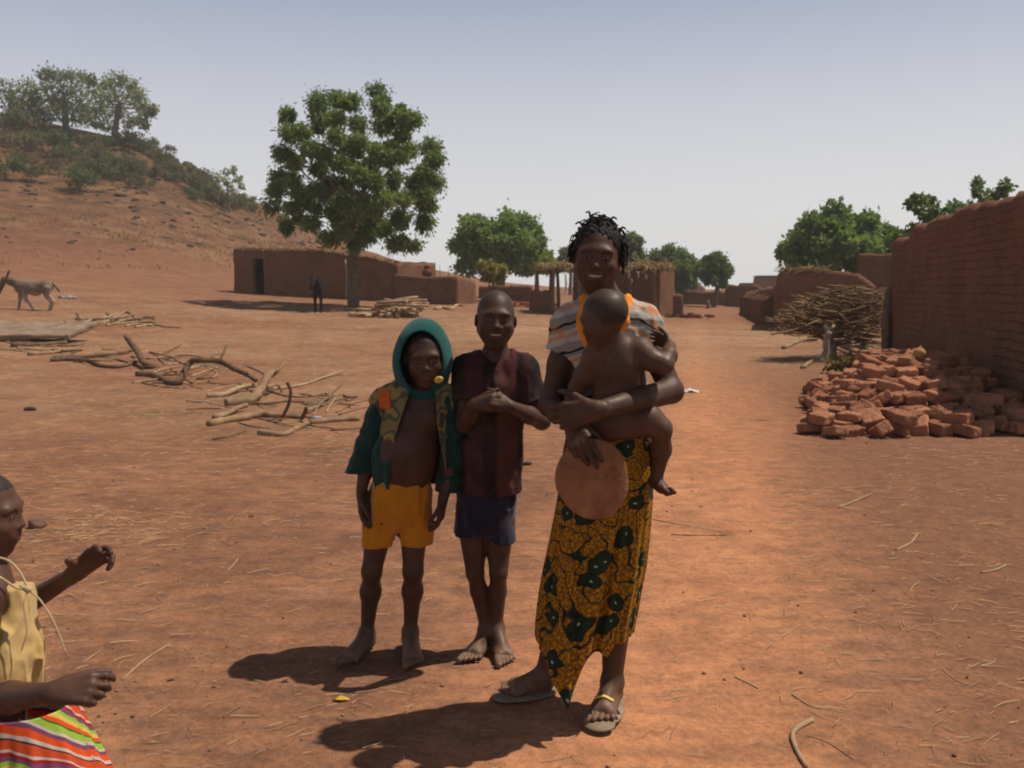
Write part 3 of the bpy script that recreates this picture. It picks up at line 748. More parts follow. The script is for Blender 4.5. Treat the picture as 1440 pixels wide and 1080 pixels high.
    for sh, el, wr, hp in ((shR, elR, wrR, (505, 664)), (shL, elL, wrL, (632, 690))):
        F = Field(np.minimum(sh, wr)-.12, np.maximum(sh, wr)+.12, .0032)
        hm = p(hp[0], hp[1], 3.47)
        F.chain([sh, el, hm+(hm-el)*.2], [.051, .050, .054], k=.02)
        F.disp(lambda X, Y_, Z: folds(X, Y_, Z, .006, 12, 12, 26, 4))
        cut(F, hm, V(0, 0, -1.0), hm, .3)
        F.cone(hm+V(0, 0, -.03), hm*.8+el*.2+V(0, 0, .02), .044, .036, k=.003, op='sub')
        v, f = F.mesh(); obj('sleeve', v, f, gm, jk)
    # hood
    hm_ = mat_cloth('teal_fleece', (.006, .062, .062), (.009, .095, .090), 7)
    hh = p(594, 503, 3.44)
    F = Field(hh-.22, hh+.22, .0032)
    F.ell(hh+V(0, .012, .010), (.104, .125, .139), None, .01)
    F.cone(hh+V(-.004, .02, -.03), nb+V(0, .02, -.0), .101, .085, k=.05, flat=(Y, 1.0))
    F.disp(lambda X, Y_, Z: .003*vnoise(X*16, Y_*16, Z*16))
    F.custom(lambda F_, X, Y_, Z: np.maximum(F_, -(F_+.010)), 'set')
    F.ell(hh+V(.004, -.12, -.012), (.080, .135, .118), None, .012, 'sub')
    F.cone(hh+V(.004, -.12, -.08), nb+V(.004, -.14, -.06), .075, .040, k=.012, op='sub')
    F.custom(lambda X, Y_, Z: (nb[2]-.055+.6*np.clip(-Y_-.02, 0, .05))-Z+0*X)
    v, f = F.mesh(); hd = obj('hood', v, f, hm_, jk)
    # the yellow button at his chin
    F = Field(p(617, 534, 3.32)-.03, p(617, 534, 3.32)+.03, .0022)
    q = p(617, 534, 3.325); F.ell(q, (.017, .009, .013), np.array(Matrix.Rotation(-.3, 3, 'Y')), .0); F.ell(q+V(.002, -.008, .002), (.007, .004, .005), None, .003, 'sub')
    F.cone(q, q+V(0, .03, -.005), .005, k=.004)
    v, f = F.mesh(); obj('toggle', v, f, simple('yellow_plastic', (.45, .32, .03), (.55, .42, .06), 20, .5, .4), jk)

# ================= the boy in the maroon shirt
def build_maroon_boy():
    base = G0(690, 915)
    root = empty('person', base, 'smiling boy with shaved head, dark maroon shirt, navy shorts and hands clasped at chest', 'person')
    p = lambda x, y, D: P(x, y, D)-base
    Y = V(0, 1, 0)
    F = Field((-.20, -.32, -.002), (.28, .22, 1.40), .0031, (1.12, 1.40, .0024))
    F.cone(p(694, 548, 3.47), p(688, 640, 3.47), .102, .092, k=.04, flat=(Y, .72)); F.cone(p(688, 640, 3.47), p(684, 712, 3.48), .092, .100, k=.04, flat=(Y, .78))
    shR, shL = p(658, 519, 3.48), p(738, 521, 3.47); nb = p(697, 509, 3.48)
    F.cone(nb, shR, .045, .042, k=.04); F.cone(nb, shL, .045, .042, k=.04)
    hc = p(697, 450, 3.425); M = frame(3, -2, 2); H = .220
    F.cone(nb+V(0, 0, -.01), hc+V(0, .035, -.06), .046, .043, k=.03)
    head(F, hc, M, H, smile=True, wide=.315)
    elR, wrR = p(654, 596, 3.40), p(668, 569, 3.26); elL, wrL = p(762, 592, 3.38), p(716, 571, 3.25)
    F.chain([shR, elR], [.040, .031], k=.02); F.chain([elR, elR*.6+wrR*.4, wrR], [.032, .030, .021], k=.015)
    F.chain([shL, elL], [.040, .031], k=.02); F.chain([elL, elL*.6+wrL*.4, wrL], [.032, .031, .021], k=.015)
    hand(F, wrR, V(.9, -.25, .10), V(.25, .9, -.2), V(0, .2, 1), .74, (25, 45, 35), .08, (.5, .8, .2), .3)
    hand(F, wrL, V(-.95, -.02, .38), V(-.3, .8, -.6), V(.3, .3, 1), .76, ((30, 50, 40),)*4, .08, (.4, .9, .1), .3)
    for hip, kn, an, he, to in ((p(664, 732, 3.48), p(668, 805, 3.47), p(684, 884, 3.50), G0(688, 900), G0(656, 934)),
                                (p(702, 732, 3.48), p(701, 805, 3.46), p(698, 882, 3.49), G0(697, 899), G0(715, 939))):
        he = he-base; to = to-base
        F.cone(hip, kn, .060, .035, k=.02); F.ell(kn+V(0, -.010, 0), (.030, .031, .040), None, .012)
        mid = kn*.66+an*.34+V(0, .012, 0); F.cone(kn, mid, .031, .034, k=.012); F.cone(mid, an, .034, .023, k=.012)
        foot(F, an, he, to, .88, .008)
    F.custom(lambda X, Y_, Z: -Z+.001+0*X+0*Y_)
    def paint(v, col): paint_head(v, col, hc, M, H, True, .315, scalp=(.040, .029, .026))
    skinned('body', F, root, paint=paint, feet=0)
    # shirt with dark centre and side stripes
    m, nt, b = nmat('maroon_jersey', .9, .15); co = coords(nt)
    sep = N(nt, 'ShaderNodeSeparateXYZ'); nt.links.new(co, sep.inputs[0])
    x = math_(nt, 'ADD', math_(nt, 'SUBTRACT', sep.outputs[0], .03), math_(nt, 'MULTIPLY', noise(nt, co, 5, 2), .02))
    st = ramp(nt, math_(nt, 'ADD', math_(nt, 'MULTIPLY', x, 2.2), .5), [(0, (.014, .010, .011)), (.24, (.014, .010, .011)), (.27, (.050, .018, .017)), (.39, (.046, .017, .016)), (.42, (.018, .011, .012)), (.50, (.018, .011, .012)), (.54, (.080, .028, .026)), (.66, (.075, .026, .025)), (.70, (.024, .013, .014)), (.76, (.052, .020, .019)), (.82, (.014, .010, .011))])
    c = mixc(nt, ramp(nt, noise(nt, co, 6, 5, .7), [(.45, (0,)*3), (.8, (.5,)*3)]), st, (.13, .075, .06))
    nt.links.new(c, b.inputs['Base Color']); bump(nt, b, math_(nt, 'ADD', noise(nt, co, 420, 2), math_(nt, 'MULTIPLY', noise(nt, co, 20, 3), 2)), .3, .004)
    F = Field((-.26, -.26, .50), (.32, .24, 1.20), .0033)
    F.cone(p(695, 552, 3.47), p(688, 640, 3.475), .126, .118, k=.04, flat=(Y, .80)); F.cone(p(688, 640, 3.475), p(686, 708, 3.48), .118, .124, k=.04, flat=(Y, .84))
    F.cone(nb, shR, .054, .054, k=.05); F.cone(nb, shL, .054, .055, k=.05)
    hR, hL = shR*.38+elR*.62, shL*.30+elL*.70
    F.chain([shR, hR+(hR-shR)*.1], [.053, .055], k=.03); F.chain([shL, hL+(hL-shL)*.1], [.054, .058], k=.03)
    F.disp(lambda X, Y_, Z: folds(X, Y_, Z, .0065, 17, 10, 7, 2)+.0016*vnoise(X*50, Y_*50, Z*50))
    for sh, el, h in ((shR, elR, hR), (shL, elL, hL)):
        d = (el-sh)/np.linalg.norm(el-sh); cut(F, h, d, h+d*.05, .085); F.cone(h-d*.01, h+d*.08, .043, .048, k=.003, op='sub')
    zh = p(686, 700, 3.38)[2]
    F.custom(lambda X, Y_, Z: zh+.010*vnoise(X*14, Y_*14)-Z)
    F.ell(nb+V(0, -.02, .055), (.058, .085, .052), None, .01, 'sub')
    F.cone(nb+V(.0, -.10, .03), nb+V(.0, -.14, -.045), .048, .012, k=.004, op='sub')
    v, f = F.mesh(); obj('shirt', v, f, m, root)
    nm = mat_cloth('navy_cotton', (.012, .011, .022), (.026, .022, .045), 6, dust=(.04, .03, .05))
    F = Field((-.24, -.2, .30), (.26, .22, .72), .0034)
    F.cone(p(684, 700, 3.48), p(684, 722, 3.48), .112, .116, k=.03, flat=(Y, .84))
    for hx, kx in ((661, 655), (703, 707)): F.cone(p(hx, 716, 3.48), p(kx, 780, 3.475), .060, .060, k=.008, flat=(Y, 1.1))
    F.disp(lambda X, Y_, Z: folds(X, Y_, Z, .006, 16, 10, 8, 18))
    z1, z2 = p(656, 757, 3.41)[2], p(706, 768, 3.41)[2]; xm = p(682, 760, 3.45)[0]
    F.custom(lambda X, Y_, Z: np.where(X < xm, z1, z2)+.004*vnoise(X*20, Y_*20)-Z)
    for hx, kx in ((663, 657), (703, 705)): F.cone(p(kx, 790, 3.475), p(hx, 745, 3.48), .052, .047, k=.003, op='sub')
    v, f = F.mesh(); obj('shorts', v, f, nm, root)

# ================= the small child at the left edge
def build_toddler():
    base = P(-24, 900, 1.93); base[2] = 0; base[0] -= .012
    root = empty('person', base, 'small child in tan strap top and striped skirt reaching forward at the left edge', 'person')
    p = lambda x, y, D: P(x, y, D)-base
    F = Field((-.24, -.38, -.002), (.46, .26, 1.03), .0030)
    hc = p(-20, 722, 1.95); M = frame(98, 4, 0); H = .185
    head(F, hc, M, H, wide=.36)
    nb = p(-22, 808, 1.95); X_ = V(1, 0, 0)
    F.cone(nb, hc+V(-.02, 0, -.05), .038, .038, k=.03)
    F.cone(p(-22, 850, 1.94), p(-14, 940, 1.93), .078, .074, k=.03, flat=(X_, .85)); F.ell(p(0, 925, 1.93), (.070, .075, .07), None, .04)
    F.cone(p(-14, 940, 1.93), p(-22, 1010, 1.93), .080, .088, k=.04, flat=(X_, .9))
    shN, shF = p(-20, 838, 1.86), p(-14, 826, 2.04)
    F.cone(nb, shN, .035, .036, k=.03); F.cone(nb, shF, .035, .036, k=.03)
    elF, wrF = p(28, 855, 2.10), p(106, 806, 2.06)
    F.chain([shF, elF, wrF], [.034, .027, .018], k=.02)
    hand(F, wrF, V(.9, -.05, .72), V(.6, -.75, -.5), V(-.3, -.5, .9), .78, ((18, 40, 35), (14, 34, 30), (20, 42, 38), (30, 50, 40)), .42, (.9, .45, .5), .25)
    elN, wrN = p(-34, 985, 1.80), p(77, 974, 1.68)
    F.chain([shN, elN], [.034, .029], k=.02); F.chain([elN, elN*.55+wrN*.45, wrN], [.029, .029, .019], k=.015)
    hand(F, wrN, V(1, 0, .12), V(.2, .75, -.6), V(.1, .5, .8), .76, ((25, 58, 45), (45, 65, 50), (50, 70, 50), (52, 70, 50)), .1, (.3, 1, .3), .25)
    for s in (-1, 1):
        hip = p(-22, 1010, 1.93)+V(0, .045*s, -.03); kn = V(hip[0]+(.06 if s > 0 else -.01), .06*s, .26); an = V(kn[0]-(.0 if s > 0 else .06), .06*s, .06)
        F.cone(hip, kn, .055, .038, k=.03); F.cone(kn, (kn+an)/2, .034, .033, k=.02); F.cone((kn+an)/2, an, .033, .022, k=.02)
        foot(F, an, an+V(-.02, 0, 0), an+V(.125, 0, 0), .68)
    F.custom(lambda X, Y_, Z: -Z+.001+0*X+0*Y_)
    def paint(v, col): paint_head(v, col, hc, M, H, False, .36, scalp=(.010, .009, .009))
    skinned('body', F, root, paint=paint, base=V(.085, .042, .028), feet=0)
    mb = MB()
    for i, (x, y, z) in enumerate(((.0, -.22, .50), (-.12, .05, .5), (.05, -.05, .51))):
        a = hc+M@(V(x, y, z)*H); vv, ff, _ = tube([a-V(0, 0, .01), a+V(.003, 0, .012), a+V(.010, 0, .018)], [.012, .009, .004], 7, .3, i); mb.add(vv, ff)
    mb.build('hair', HAIR, root)
    # top
    tm = mat_cloth('tan_cotton', (.42, .29, .115), (.55, .39, .17), 5, dust=(.30, .17, .07))
    F = Field((-.20, -.24, .42), (.22, .24, .86), .0032)
    F.cone(p(-22, 850, 1.94), p(-14, 925, 1.93), .096, .098, k=.03, flat=(X_, .98)); F.cone(p(-14, 925, 1.93), p(-18, 985, 1.93), .098, .108, k=.03)
    F.disp(lambda X, Y_, Z: folds(X, Y_, Z, .008, 12, 22, 7, 12)+.0016*vnoise(X*50, Y_*50, Z*50))
    zt = p(0, 822, 1.93)[2]; zb = p(0, 978, 1.93)[2]
    F.custom(lambda X, Y_, Z: np.maximum(Z-zt+.25*np.abs(Y_)+np.where(X < 0, .03, 0), zb+.02*X-Z))
    for sh in (shN, shF): F.cone(sh+V(0, 0, .02), sh+V(0, 0, -.03), .050, .046, k=.005, op='sub')
    v, f = F.mesh(); top = obj('top', v, f, tm, root)
    tmc = mat_cloth('pale_cord', (.45, .34, .20), (.58, .46, .30), 9)
    for pts, r, nm in (([p(-34, 782, 1.93), p(6, 786, 1.90), p(26, 802, 1.89), p(40, 828, 1.88)], .0024, 'strap'),
                       ([p(-30, 800, 1.84), p(0, 812, 1.85), p(22, 826, 1.87), p(40, 829, 1.88)], .0023, 'strap'),
                       ([p(40, 829, 1.88), p(58, 846, 1.88), p(78, 880, 1.88), p(95, 924, 1.88)], [.0022, .0018, .0015], 'tie_end'),
                       ([p(40, 829, 1.88), p(34, 850, 1.865), p(38, 886, 1.86), p(30, 915, 1.86)], [.0020, .0015, .0013], 'tie_end')):
        vv, ff, _ = tube(smooth_path(pts, 18), r, 7, .15, 2); mb = MB(); mb.add(vv, ff); mb.build(nm, tmc, top)
    F = Field(p(40, 829, 1.88)-.03, p(40, 829, 1.88)+.03, .0025); q = p(40, 829, 1.88)
    F.ell(q, (.008, .007, .007), None, 0); F.cone(q, q+V(-.014, 0, .006), .006, k=.004); v, f = F.mesh(); obj('knot', v, f, tmc, top)
    # flared striped skirt
    m, nt, b = nmat('striped_skirt_cotton', .9, .15); uvn = N(nt, 'ShaderNodeUVMap', uv_map='uv')
    sep = N(nt, 'ShaderNodeSeparateXYZ'); nt.links.new(uvn.outputs[0], sep.inputs[0])
    wn = noise(nt, uvn.outputs[0], 7, 2)
    q = math_(nt, 'FRACT', math_(nt, 'MULTIPLY', math_(nt, 'ADD', sep.outputs[1], math_(nt, 'MULTIPLY', wn, .035)), 7.5))
    org, pur, grn, yel, wht, red = (.62, .075, .015), (.16, .06, .13), (.25, .42, .05), (.55, .42, .10), (.50, .42, .36), (.30, .02, .02)
    st = ramp(nt, q, [(0, (.5, .07, .02)), (.13, (.05, .02, .04)), (.16, wht), (.22, org), (.34, pur), (.42, wht), (.47, grn), (.58, (.04, .10, .03)), (.61, org), (.68, yel), (.76, grn), (.83, pur), (.90, red), (.96, wht)], 'CONSTANT')
    nt.links.new(st, b.inputs['Base Color']); bump(nt, b, noise(nt, coords(nt), 300, 2), .2, .002)
    nT, nR = 160, 60; th = np.arange(nT)*2*math.pi/nT; zt = p(0, 988, 1.93)[2]
    TT, ZZ = np.meshgrid(th, np.linspace(0, 1, nR)); fw = np.maximum(np.cos(TT), 0)
    r = .095+ZZ*(.045+.028*fw)+ZZ*.010*np.sin(TT*11+ZZ*2)+ZZ*.006*np.sin(TT*23)
    vs = np.stack([p(-18, 0, 1.93)[0]+r*np.cos(TT), r*np.sin(TT), zt-ZZ*.22+.004*np.sin(TT*9)*ZZ], -1)
    uv = np.stack([TT*.15, -ZZ*.22+.10*np.sin(TT)*1.0], -1)
    f = [(i*nT+j, (i+1)*nT+j, (i+1)*nT+(j+1) % nT, i*nT+(j+1) % nT) for i in range(nR-1) for j in range(nT)]
    sk = obj('skirt', vs.reshape(-1, 3), np.array(f), m, root, uv=uv.reshape(-1, 2))
    so = sk.modifiers.new('thick', 'SOLIDIFY'); so.thickness = .003
# ================= the lie of the land
_cx = np.array([-900, 0, 67, 160, 207, 240, 262, 282, 300, 325, 350, 400, 440, 520, 600, 640, 700, 760, 820, 1000, 2400], float)
_cy = np.array([130, 150, 172, 187, 197, 220, 230, 242, 252, 275, 281, 305, 325, 352, 375, 382, 394, 400, 404, 405, 405], float)
_cz = np.array([P(x, y, 115)[2] for x, y in zip(_cx, _cy)])
def H(x, y, detail=True):
    x = np.asarray(x, float); y = np.asarray(y, float); x, y = np.broadcast_arrays(x, y)
    yy = np.maximum(y, 4.0); px = np.clip(720+1300*x/yy, -900, 2400)
    g = np.interp(px, [-900, 0, 338, 500, 640, 860, 1000, 2400], [2.4, 2.0, 1.08, .85, .76, .25, 0, 0])
    t = np.clip((y-8)/37, 0, 1.12); z = g*t**1.7
    cz = np.maximum(np.interp(px, _cx, _cz)-g*1.1-.2, 0)
    d0 = np.interp(px, [0, 640], [45, 62]); f = np.clip((y-d0)/(115-d0), 0, 1.0)
    back = np.clip((y-115)/160, 0, 1)
    z = z+cz*(f**1.6)*(1-.35*back)
    if detail:
        far = np.clip((y-45)/40, 0, 1)*np.clip(cz/8, 0, 1)
        z = z+far*(1.0*fbm(x*.07, y*.07, o=4)+.35*fbm(x*.4, y*.4, o=3))
        z = z+.05*fbm(x*.25+3, y*.25, o=3)*np.clip((y-5)/10, 0, 1)
        z = z+.012*fbm(x*1.6, y*1.6, o=3)+.009*fbm(x*6, y*6, o=3)
        z = z-.010
    return z
def G(px, py, dmax=150):
    D = np.concatenate([np.arange(2.0, 20, .05), np.arange(20, dmax, .2)])
    a, b = P(px, py, 1.0)-V(0, 0, CAMH), V(0, 0, CAMH)
    pts = b+np.outer(D, a); hz = H(pts[:, 0], pts[:, 1]); k = np.nonzero(pts[:, 2] <= hz)[0]
    if len(k) == 0: return pts[-1]
    p = pts[k[0]].copy(); p[2] = hz[k[0]]; return p
def on(x, y): return V(x, y, float(H(x, y)))

PATH = [G0(850, 1200), G0(900, 1000), G0(960, 780), G0(1010, 640), G0(1035, 560), G0(1035, 500), G0(1018, 455), G0(1003, 432), G0(1000, 420)]
def path_mask(x, y):
    d = np.full(x.shape, 1e9)
    for a, b in zip(PATH[:-1], PATH[1:]):
        ab = (b-a)[:2]; t = np.clip(((x-a[0])*ab[0]+(y-a[1])*ab[1])/(ab@ab), 0, 1)
        d = np.minimum(d, np.hypot(x-a[0]-t*ab[0], y-a[1]-t*ab[1]))
    hw = .62+.055*np.clip(y-3, 0, 30)**.75+.25*fbm(x*.6, y*.6, o=3)
    return np.clip((hw-d)/.7+.5, 0, 1)
def axis(segs):
    out = [segs[0][0]]
    for a, b, s0, s1 in segs:
        v = a
        while v < b-1e-6:
            s = s0+(s1-s0)*(v-a)/(b-a); v = min(b, v+s); out.append(v)
    return np.array(out)
def build_ground():
    xs = axis([(-420, -90, 25, 6), (-90, -30, 4, .8), (-30, -6, .6, .12), (-6, -2.6, .10, .04), (-2.6, 3.0, .04, .04), (3.0, 8, .05, .12), (8, 40, .15, 2), (40, 420, 4, 30)])
    ys = axis([(-40, -4, 6, 1), (-4, 1.6, .5, .06), (1.6, 5.5, .04, .04), (5.5, 14, .05, .12), (14, 46, .14, .5), (46, 120, .55, .9), (120, 300, 2, 10), (300, 450, 20, 30)])
    X, Y = np.meshgrid(xs, ys); Z = H(X, Y)
    pm = path_mask(X, Y)
    v = np.stack([X, Y, Z], -1).reshape(-1, 3)
    px = 720+1300*X/np.maximum(Y, 4)
    hill = np.clip((Z-1.9)/1.2, 0, 1)*np.clip((Y-42)/8, 0, 1)
    scrub = hill*np.clip((Z-3.5)/5, 0, 1)*np.clip(.75+fbm(X*.1, Y*.1, o=3), 0, 1)
    strawy = np.clip(1-np.abs(Y-27)/15, 0, 1)*np.clip((px-520)/150, 0, 1)*np.clip((1300-px)/200, 0, 1)*np.clip(.7+1.2*fbm(X*.35, Y*.6, o=3), 0, 1)
    strawy = np.maximum(strawy, np.exp(-((X+1.05)/.35)**2-((Y-8.6)/.5)**2)*.8)
    dry = hill*np.clip(1-np.abs(Z-6.5)/4.5, 0, 1)*np.clip(.05+2.2*fbm(X*.12+9, Y*.12, o=3)+.8*fbm(X*.8, Y*.8, o=2), 0, 1)
    strawy = np.maximum(strawy, dry*1.0)
    strawy = np.maximum(strawy, .55*np.clip((Y-7)/5, 0, 1)*np.clip((46-Y)/10, 0, 1)*np.clip((1.5-X+Y*.1)/2, 0, 1)*np.clip(.55+1.3*fbm(X*.4+4, Y*.5, o=3), 0, 1))
    col = np.stack([pm, strawy, scrub], -1).reshape(-1, 3)
    nx = len(xs); ny = len(ys); i, j = np.meshgrid(np.arange(ny-1), np.arange(nx-1), indexing='ij')
    a = (i*nx+j).ravel(); f = np.stack([a, a+1, a+nx+1, a+nx], 1)
    m, nt, b = nmat('red_earth', .95, .12); co = coords(nt)
    at = N(nt, 'ShaderNodeAttribute', attribute_name='col'); sp = N(nt, 'ShaderNodeSeparateColor'); nt.links.new(at.outputs[0], sp.inputs[0])
    n1 = noise(nt, co, .9, 6, .62, .3); n2 = noise(nt, co, 7, 6, .66); n3 = noise(nt, co, 42, 5, .7)
    earth = ramp(nt, n1, [(.28, (.140, .074, .048)), (.44, (.215, .104, .060)), (.56, (.262, .128, .072)), (.72, (.325, .165, .092))])
    pathc = ramp(nt, n1, [(.30, (.360, .165, .085)), (.70, (.470, .220, .115))])
    c = mixc(nt, sp.outputs[0], earth, pathc)
    stretched = coords(nt, scale=(2.2, 6.5, 4), rot=(0, 0, .15)); n4 = noise(nt, stretched, 1.5, 6, .68, .6)
    c = mixc(nt, math_(nt, 'MULTIPLY', ramp(nt, n4, [(.43, (0,)*3), (.62, (1,)*3)]), math_(nt, 'SUBTRACT', .80, math_(nt, 'MULTIPLY', sp.outputs[0], .45))), c, (.150, .080, .056))
    px_ = N(nt, 'ShaderNodeSeparateXYZ'); nt.links.new(co, px_.inputs[0])
    hz_ = ramp(nt, math_(nt, 'MULTIPLY', math_(nt, 'SUBTRACT', px_.outputs[2], 1.7), .3), [(0, (0,)*3), (1, (.85,)*3)])
    c = mixc(nt, hz_, c, ramp(nt, noise(nt, co, 1.1, 7, .72), [(.32, (.062, .033, .024)), (.48, (.135, .062, .039)), (.62, (.185, .088, .052)), (.72, (.26, .155, .08))]))
    rt_ = math_(nt, 'MULTIPLY', math_(nt, 'SUBTRACT', math_(nt, 'SUBTRACT', px_.outputs[0], math_(nt, 'MULTIPLY', px_.outputs[1], .16)), .55), .9)
    rt_ = math_(nt, 'MULTIPLY', ramp(nt, math_(nt, 'ADD', rt_, math_(nt, 'MULTIPLY', math_(nt, 'SUBTRACT', n1, .5), 1.6)), [(0, (0,)*3), (1, (1,)*3)]), .75)
    c = mixc(nt, rt_, c, (.175, .085, .053))
    c = mixc(nt, 1.0, c, ramp(nt, n2, [(.25, (.74, .74, .76)), (.5, (1, 1, 1)), (.75, (1.28, 1.24, 1.18))]), 'MULTIPLY')
    c = mixc(nt, 1.0, c, ramp(nt, n3, [(.28, (.70, .68, .68)), (.5, (1, 1, 1)), (.72, (1.3, 1.25, 1.2))]), 'MULTIPLY')
    st = ramp(nt, noise(nt, co, 1.6, 6, .7), [(.32, (0,)*3), (.62, (1,)*3)])
    straw = ramp(nt, noise(nt, co, 9, 4, .7), [(.3, (.26, .155, .095)), (.65, (.43, .30, .18))])
    c = mixc(nt, math_(nt, 'MULTIPLY', math_(nt, 'MULTIPLY', sp.outputs[1], st), .95), c, straw)
    sc_ = ramp(nt, noise(nt, co, .5, 7, .75), [(.3, (.050, .036, .022)), (.45, (.095, .048, .030)), (.56, (.17, .088, .048)), (.68, (.24, .145, .07))])
    c = mixc(nt, math_(nt, 'MULTIPLY', sp.outputs[2], .9), c, sc_)
    nt.links.new(c, b.inputs['Base Color'])
    vd = N(nt, 'ShaderNodeTexVoronoi', feature='SMOOTH_F1'); vd.inputs['Scale'].default_value = 6.5; nt.links.new(co, vd.inputs['Vector'])
    n2 = math_(nt, 'ADD', n2, math_(nt, 'MULTIPLY', vd.outputs['Distance'], 1.1))
    h = math_(nt, 'ADD', math_(nt, 'MULTIPLY', n2, 1.0), math_(nt, 'ADD', math_(nt, 'MULTIPLY', n3, .45), math_(nt, 'MULTIPLY', noise(nt, co, 170, 3), .12)))
    bump(nt, b, h, .75, .022)
    tag(obj('ground', v, f, m, col=col), kind='structure')

# ================= leaves
def leaf_mat(name):
    m = bpy.data.materials.new(name); m.use_nodes = True; nt = m.node_tree; b = nt.nodes['Principled BSDF']
    b.inputs['Roughness'].default_value = .6; b.inputs['Specular IOR Level'].default_value = .25
    a = N(nt, 'ShaderNodeAttribute', attribute_name='col'); nt.links.new(a.outputs[0], b.inputs['Base Color'])
    t = N(nt, 'ShaderNodeBsdfTranslucent'); nt.links.new(mixc(nt, 1.0, a.outputs[0], (1.1, 1.25, .5), 'MULTIPLY'), t.inputs[0])
    mx = N(nt, 'ShaderNodeMixShader'); mx.inputs[0].default_value = .42
    nt.links.new(b.outputs[0], mx.inputs[1]); nt.links.new(t.outputs[0], mx.inputs[2])
    nt.links.new(mx.outputs[0], nt.nodes['Material Output'].inputs[0]); return m
LEAF = leaf_mat('leaf')
BARK = simple('bark', (.085, .062, .045), (.19, .145, .11), 9, .9, .15, .8, .03, 14)
def leaf_cloud(r, clumps, per, size, c1, c2, droop=.2, aspect=.35, shell=.55):
    # clumps: (centre, radius) ; leaves fill each clump's outer half
    cs = np.array([c for c, _ in clumps]); rs = np.array([x for _, x in clumps])
    k = np.repeat(np.arange(len(cs)), per); n = len(k)
    d = r.normal(size=(n, 3)); d /= np.linalg.norm(d, axis=1)[:, None]
    an = r.uniform(.75, 1.3, (len(cs), 3))[k]
    pos = cs[k]+d*(rs[k]*(shell+(1-shell)*r.random(n)**.55)*np.exp(r.normal(size=n)*.28)*.82)[:, None]*an*V(1, 1, .9)
    ax = d+r.normal(size=(n, 3))*.7; ax[:, 2] -= droop*2; ax /= np.linalg.norm(ax, axis=1)[:, None]
    nb = np.cross(ax, r.normal(size=(n, 3))); nb /= np.linalg.norm(nb, axis=1)[:, None]
    s = (size*(.6+.8*r.random(n)))[:, None]
    q = np.stack([pos, pos+ax*s*.5+nb*s*aspect, pos+ax*s, pos+ax*s*.5-nb*s*aspect], 1)
    ct = r.random(len(cs))[k]; t = np.clip(.45*ct+.55*r.random(n), 0, 1)[:, None]
    col = (V(*c1)*(1-t)+V(*c2)*t)*V(1.45, 1.38, 1.45); col = np.repeat(col, 4, axis=0)
    f = np.arange(n*4).reshape(-1, 4)
    return q.reshape(-1, 3), f, col
def trunk_mesh(r, pts, rad, clumps, nlimb, twig=.35):
    mb = MB(); vv, ff, uv = tube(smooth_path(pts, 22), rad, 10, .10, 1); mb.add(vv, ff, uv=uv)
    pts = np.asarray(pts, float); top = pts[-1]
    order = r.permutation(len(clumps))[:nlimb]
    for q in order:
        c, cr = clumps[q]; t = r.uniform(.35, .95)
        a = pts[-2]+(top-pts[-2])*t; L = np.linalg.norm(c-a)
        mid = a*.5+c*.5+r.normal(size=3)*L*.07+V(0, 0, -.06*L)
        r0 = rad[-1]*r.uniform(.35, .75)
        vv, ff, uv = tube(smooth_path([a, mid, c], 10), [r0, r0*twig, r0*.15], 6, .1, int(q)); mb.add(vv, ff, uv=uv)
    return mb
def tree(name, base, label, cat, clumps, trunk_pts, trad, per, size, c1, c2, seed, group=None, nlimb=20, **kw):
    r = np.random.default_rng(seed); root = empty(name, base, label, cat, group)
    cl = [(np.asarray(c)-base, rr) for c, rr in clumps]
    trunk_mesh(r, [np.asarray(p_)-base for p_ in trunk_pts], trad, cl, nlimb).build('trunk', BARK, root)
    v, f, col = leaf_cloud(r, cl, per, size, c1, c2, **kw)
    obj('crown', v, f, LEAF, root, col=col, smooth=False)
    return root
def round_clumps(r, c, R, n, cr, low=-.6):
    out = []
    while len(out) < n:
        d = r.normal(size=3); d /= np.linalg.norm(d)
        if d[2] < low: continue
        k = r.uniform(.45, 1.0)**.6
        p = c+d*np.asarray(R)*k*(1+.12*r.normal()); out.append((p, cr*r.uniform(.65, 1.25)))
    return out

